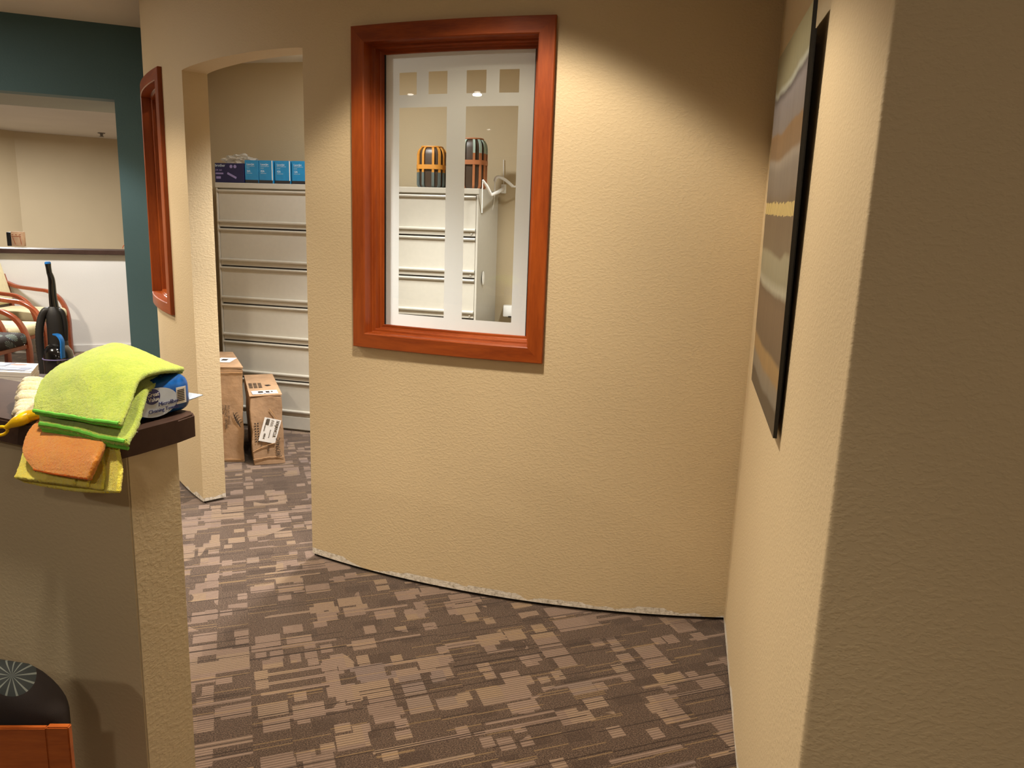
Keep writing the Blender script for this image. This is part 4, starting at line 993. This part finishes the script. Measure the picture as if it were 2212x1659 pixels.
# ------------------------------------------------------------------ cleaning things on the half wall
NS = 20
def sheet(rows, thick, sub=3, jig=.0012, seed=0):
    """smooth folded-cloth slab through a grid of points, grown downwards/backwards by thick"""
    R_ = len(rows); Cn = len(rows[0]); P = [[Vector(p) for p in r] for r in rows]
    def cr(L, n):
        return smooth_path(L, n)
    P = [cr(r, NS) for r in P]; P = list(map(list, zip(*P))); P = [cr(c, NS) for c in P]; P = list(map(list, zip(*P)))
    nr, nc = len(P), len(P[0])
    nor = [[None]*nc for _ in range(nr)]
    for i in range(nr):
        for j in range(nc):
            du = P[i][min(j+1, nc-1)]-P[i][max(j-1, 0)]; dv2 = P[min(i+1, nr-1)][j]-P[max(i-1, 0)][j]
            n = du.cross(dv2); n.normalize()
            nor[i][j] = n if n.dot(Vector((0, -.5, .8))) > 0 else -n
    bm = newbm(); rnd = random.Random(seed)
    for i in range(nr):
        for j in range(nc):
            p = P[i][j]; k = math.sin(p.x*61+p.y*40)*math.cos(p.z*70+p.x*30)
            P[i][j] = p+nor[i][j]*(k*jig+rnd.uniform(-.0007, .0007))
    def edge_shift(i, j, layer):
        # round the rim: pull outer loop inwards at top and bottom layers
        return 0
    top = [[bm.verts.new(P[i][j]) for j in range(nc)] for i in range(nr)]
    bot = [[bm.verts.new(P[i][j]-nor[i][j]*thick) for j in range(nc)] for i in range(nr)]
    for g in (top, bot):
        for i in range(nr-1):
            for j in range(nc-1): bm.faces.new((g[i][j], g[i][j+1], g[i+1][j+1], g[i+1][j]))
    loop = [(0, j) for j in range(nc)]+[(i, nc-1) for i in range(1, nr)]+[(nr-1, j) for j in range(nc-2, -1, -1)]+[(i, 0) for i in range(nr-2, 0, -1)]
    # rounded rim through a bulged middle row
    cen = sum((p for r in P for p in r), Vector())/(nr*nc); mid = {}
    for (i, j) in loop:
        out = P[i][j]-P[min(max(i, 1), nr-2)][min(max(j, 1), nc-2)]; out = out.normalized() if out.length > 1e-6 else Vector()
        mid[(i, j)] = bm.verts.new(P[i][j]-nor[i][j]*thick*.5+out*thick*.38)
    for a, b in zip(loop, loop[1:]+loop[:1]):
        bm.faces.new((top[a[0]][a[1]], top[b[0]][b[1]], mid[b], mid[a])); bm.faces.new((mid[a], mid[b], bot[b[0]][b[1]], bot[a[0]][a[1]]))
    return bm, P, nor
def hem(par, P, nor, idx, mat, r=.0035, off=0., name='hem'):
    """stitched hem cord along row idx"""
    pts = [P[idx][j]-nor[idx][j]*off for j in range(0, len(P[0]), 4)]
    bm = newbm(); tube(bm, pts, r, 8); return obj(name, bm, mat, par)
A3 = lambda L: [[at(*q) for q in r] for r in L]
# package of cloths first
def package():
    root = thing('cloth_package', 'blue plastic package of cleaning towels lying under the green towels', 'package', pt(.09, .06, 1.07))
    s0, s1, t0, t1, z0, z1 = .022, .155, -.03, .198, 1.0715, 1.150
    bm = newbm(); box(bm, (0, 0, 0), (s1-s0, t1-t0, z1-z0), bevel=.026, seg=6)
    c = pt((s0+s1)/2, (t0+t1)/2, (z0+z1)/2)
    bmesh.ops.subdivide_edges(bm, edges=bm.edges[:], cuts=1, use_grid_fill=True)
    for v in bm.verts:
        x, y, z = v.co; k = 1+.003*math.sin(40*y)*math.sin(55*z)/.03*.3
        v.co = c+Vector((pu.x, pu.y, 0))*x*k+Vector((pw.x, pw.y, 0))*y+Vector((0, 0, z+(.006*(y/(t1-t0)*2) if z > 0 else 0)))
    obj('wrapper', bm, M['pack'], root, sharp=80)
    X_ = Vector((pw.x, pw.y, 0)); O = lambda t, z: pt(s0-.0012, t, z)
    bm = newbm(); disc(bm, O(.096, 1.108), X_, Z3, .055, .031, .0008)
    lb = obj('pale_label', bm, M['packwhite'], root)
    bm = newbm(); disc(bm, O(.086, 1.122)-Vector((pu.x, pu.y, 0))*.001, X_, Z3, .019, .0165, .0008); bd_ = obj('round_badge', bm, M['navy'], root)
    text(bd_, 'lettering', 'Great', O(.072, 1.123)-Vector((pu.x, pu.y, 0))*.002, X_, Z3, .0125, M['paper'])
    text(bd_, 'lettering', 'Value', O(.074, 1.112)-Vector((pu.x, pu.y, 0))*.002, X_, Z3, .0125, M['paper'])
    text(lb, 'lettering', 'Microfiber', O(.100, 1.099)-Vector((pu.x, pu.y, 0))*.001, X_, Z3, .0125, M['navy'])
    text(lb, 'lettering', 'Cleaning Towels', O(.074, 1.087)-Vector((pu.x, pu.y, 0))*.001, X_, Z3, .0115, M['navy'])
    bm = newbm(); decal(bm, O(.148, 1.094), X_, Z3, .026, .036, .0008); bc = obj('barcode_label', bm, M['paper'], root, smooth=False)
    bm = newbm()
    for k in range(7): decal(bm, O(.151, 1.100+.0038*k)-Vector((pu.x, pu.y, 0))*.0008, X_, Z3, .018, .002, .0006)
    obj('barcode', bm, M['ink'], bc, smooth=False)
    bm = newbm(); q = [pt(s0+.02, t1-.012, 1.087), pt(s1-.02, t1-.012, 1.087), pt(s1-.005, t1+.03, 1.097), pt(s0+.005, t1+.03, 1.097)]
    hexa(bm, q, [v+Vector((0, 0, .002)) for v in q]); obj('sealed_end', bm, M['packwhite'], root)  # sealed end coloured pale to stand for the glare on it
package()
lower = A3([[(85, 912, 1.450), (135, 919, 1.425), (180, 930, 1.40), (225, 942, 1.378), (270, 951, 1.362)],
            [(88, 880, 1.51), (135, 885, 1.485), (180, 890, 1.465), (235, 900, 1.445), (293, 905, 1.43)],
            [(105, 842, 1.57), (150, 832, 1.55), (195, 828, 1.535), (252, 832, 1.53), (311, 846, 1.505)],
            [(155, 805, 1.66), (195, 796, 1.64), (235, 794, 1.62), (285, 800, 1.60), (335, 829, 1.575)],
            [(220, 778, 1.76), (250, 774, 1.74), (285, 776, 1.72), (335, 790, 1.70), (389, 807, 1.675)]])
root = thing('folded_towel', 'folded lime green towel, the lower of the two, draped over the package edge', 'towel', (-.87, 1.5, 1.07))
bm, P, nor = sheet(lower, .017); obj('terry_cloth', bm, M['lime'], root, sharp=80)
hem(root, P, nor, 0, M['limehem'], .0045, .004); hem(root, P, nor, 0, M['limehem'], .0045, .012); hem(root, P, nor, 0, M['limehem'], .004, .019)
upper = A3([[(72, 886, 1.462), (118, 893, 1.436), (165, 900, 1.412), (210, 907, 1.388), (255, 912, 1.370)],
            [(79, 850, 1.50), (125, 853, 1.475), (175, 857, 1.45), (225, 861, 1.435), (277, 866, 1.425)],
            [(97, 813, 1.56), (140, 803, 1.535), (190, 797, 1.515), (245, 801, 1.505), (298, 815, 1.49)],
            [(150, 776, 1.65), (190, 766, 1.625), (230, 763, 1.60), (280, 772, 1.58), (345, 798, 1.565)],
            [(218, 748, 1.75), (243, 741.5, 1.72), (278, 747, 1.70), (335, 770, 1.68), (393, 793, 1.665)],
            [(230, 760, 1.80), (255, 752, 1.77), (290, 757, 1.75), (340, 778, 1.73), (394, 799, 1.70)]])
root = thing('folded_towel', 'folded lime green towel on top of the heap, bright green hem at its front', 'towel', (-.87, 1.5, 1.1))
bm, P, nor = sheet(upper, .012); obj('terry_cloth', bm, M['lime'], root, sharp=80)
hem(root, P, nor, 0, M['limehem'], .004, .003); hem(root, P, nor, 0, M['limehem'], .004, .010)
yel = A3([[(46, 1036, 1.440), (100, 1048, 1.412), (150, 1056, 1.388), (200, 1060, 1.364), (252, 1060, 1.338)],
          [(54, 1000, 1.466), (105, 1005, 1.438), (155, 1010, 1.412), (205, 1012, 1.388), (255, 1010, 1.362)],
          [(68, 955, 1.500), (115, 958, 1.475), (160, 962, 1.447), (205, 965, 1.422), (247, 962, 1.395)],
          [(95, 918, 1.51), (140, 922, 1.485), (180, 925, 1.455), (218, 932, 1.430), (243, 942, 1.405)]])
root = thing('folded_towel', 'folded yellow towel hanging lowest over the front of the half wall cap', 'towel', (-.92, 1.45, 1.0))
bm, P, nor = sheet(yel, .010)
for k, sc in enumerate((.86, .74, .62)):
    r2 = [[P0[0].lerp(P0[-1], sc*j/4*(1 if True else 1))+Vector((0, -.006*(k+1), 0)) for j in range(5)] for P0 in ([P[0], P[NS], P[2*NS], P[3*NS]])]
    for j in range(5): r2[0][j] = r2[0][j]+Vector((0, 0, .004*(k+1)))
    b2, P2, n2 = sheet(r2, .008); me_ = bpy.data.meshes.new('t'); b2.to_mesh(me_); bm.from_mesh(me_); bpy.data.meshes.remove(me_); b2.free()
obj('terry_cloth', bm, M['yellow'], root, sharp=80); hem(root, P, nor, 0, M['yellowhem'], .0032, .006)
ora = A3([[(72, 1013, 1.395), (110, 1021, 1.372), (150, 1027, 1.350), (187, 1032, 1.330)],
          [(48, 975, 1.430), (100, 978, 1.404), (155, 983, 1.374), (208, 988, 1.345)],
          [(62, 930, 1.476), (115, 934, 1.446), (170, 940, 1.414), (222, 950, 1.382)],
          [(86, 903, 1.52), (135, 908, 1.488), (180, 915, 1.456), (228, 932, 1.420)]])
root = thing('folded_towel', 'folded orange towel between the green towels and the yellow one', 'towel', (-.9, 1.43, 1.05))
bm, P, nor = sheet(ora, .012); obj('terry_cloth', bm, M['orange'], root, sharp=80); hem(root, P, nor, 0, M['orangehem'], .003, .003); hem(root, P, nor, 0, M['orangehem'], .003, .010)
def duster():
    root = thing('hand_duster', 'cream microfibre hand duster with a yellow plastic handle, left of the green towels', 'duster', (-1.02, 1.56, 1.09))
    bm = newbm(); rnd = random.Random(3)
    rows_ = [(47, 829), (41, 838), (37, 847), (35, 857), (34, 866), (31, 876), (29, 886), (27, 893), (32, 900)]
    for i, (px, py) in enumerate(rows_):
        Y = 1.66-.016*i
        for m_ in range(2):
            a = at(px+rnd.uniform(-2, 3), py+rnd.uniform(-3, 3)+m_*4, Y+m_*.02); b = at(115, py+4+rnd.uniform(-2, 2), Y+.01); mid = (a+b)/2+Vector((0, 0, .006))
            pts = smooth_path([a, a.lerp(mid, .35)+Vector((0, 0, .002)), mid, b], 5)
            rr = [.003+.0095*min(1, k/5) for k in range(len(pts))]; tube(bm, pts, rr, 10)
        # fill under the tufts down to the cap
    obj('microfibre_head', bm, M['fluff'], root, sharp=80)
    bm = newbm(); pts = smooth_path([at(88, 894, 1.505), at(66, 898, 1.51), at(45, 907, 1.50), at(28, 915, 1.50), at(14, 923, 1.50)], 6)
    n = len(pts); rr = [.0085+.0045*math.sin(PI*min(1, k/(n-1)*1.15))-.0035*(k/(n-1))**3 for k in range(n)]; tube(bm, pts, rr, 16); obj('handle', bm, M['yplastic'], root)
    c = at(2, 931, 1.50); bm = newbm(); loop = [c+Vector((math.cos(t)*.0135, 0, math.sin(t)*.0085+math.cos(t)*.003)) for t in [2*PI*k/24 for k in range(25)]]; tube(bm, loop, .0032, 10, cap=False); obj('hanging_loop', bm, M['yplastic'], root)
duster()
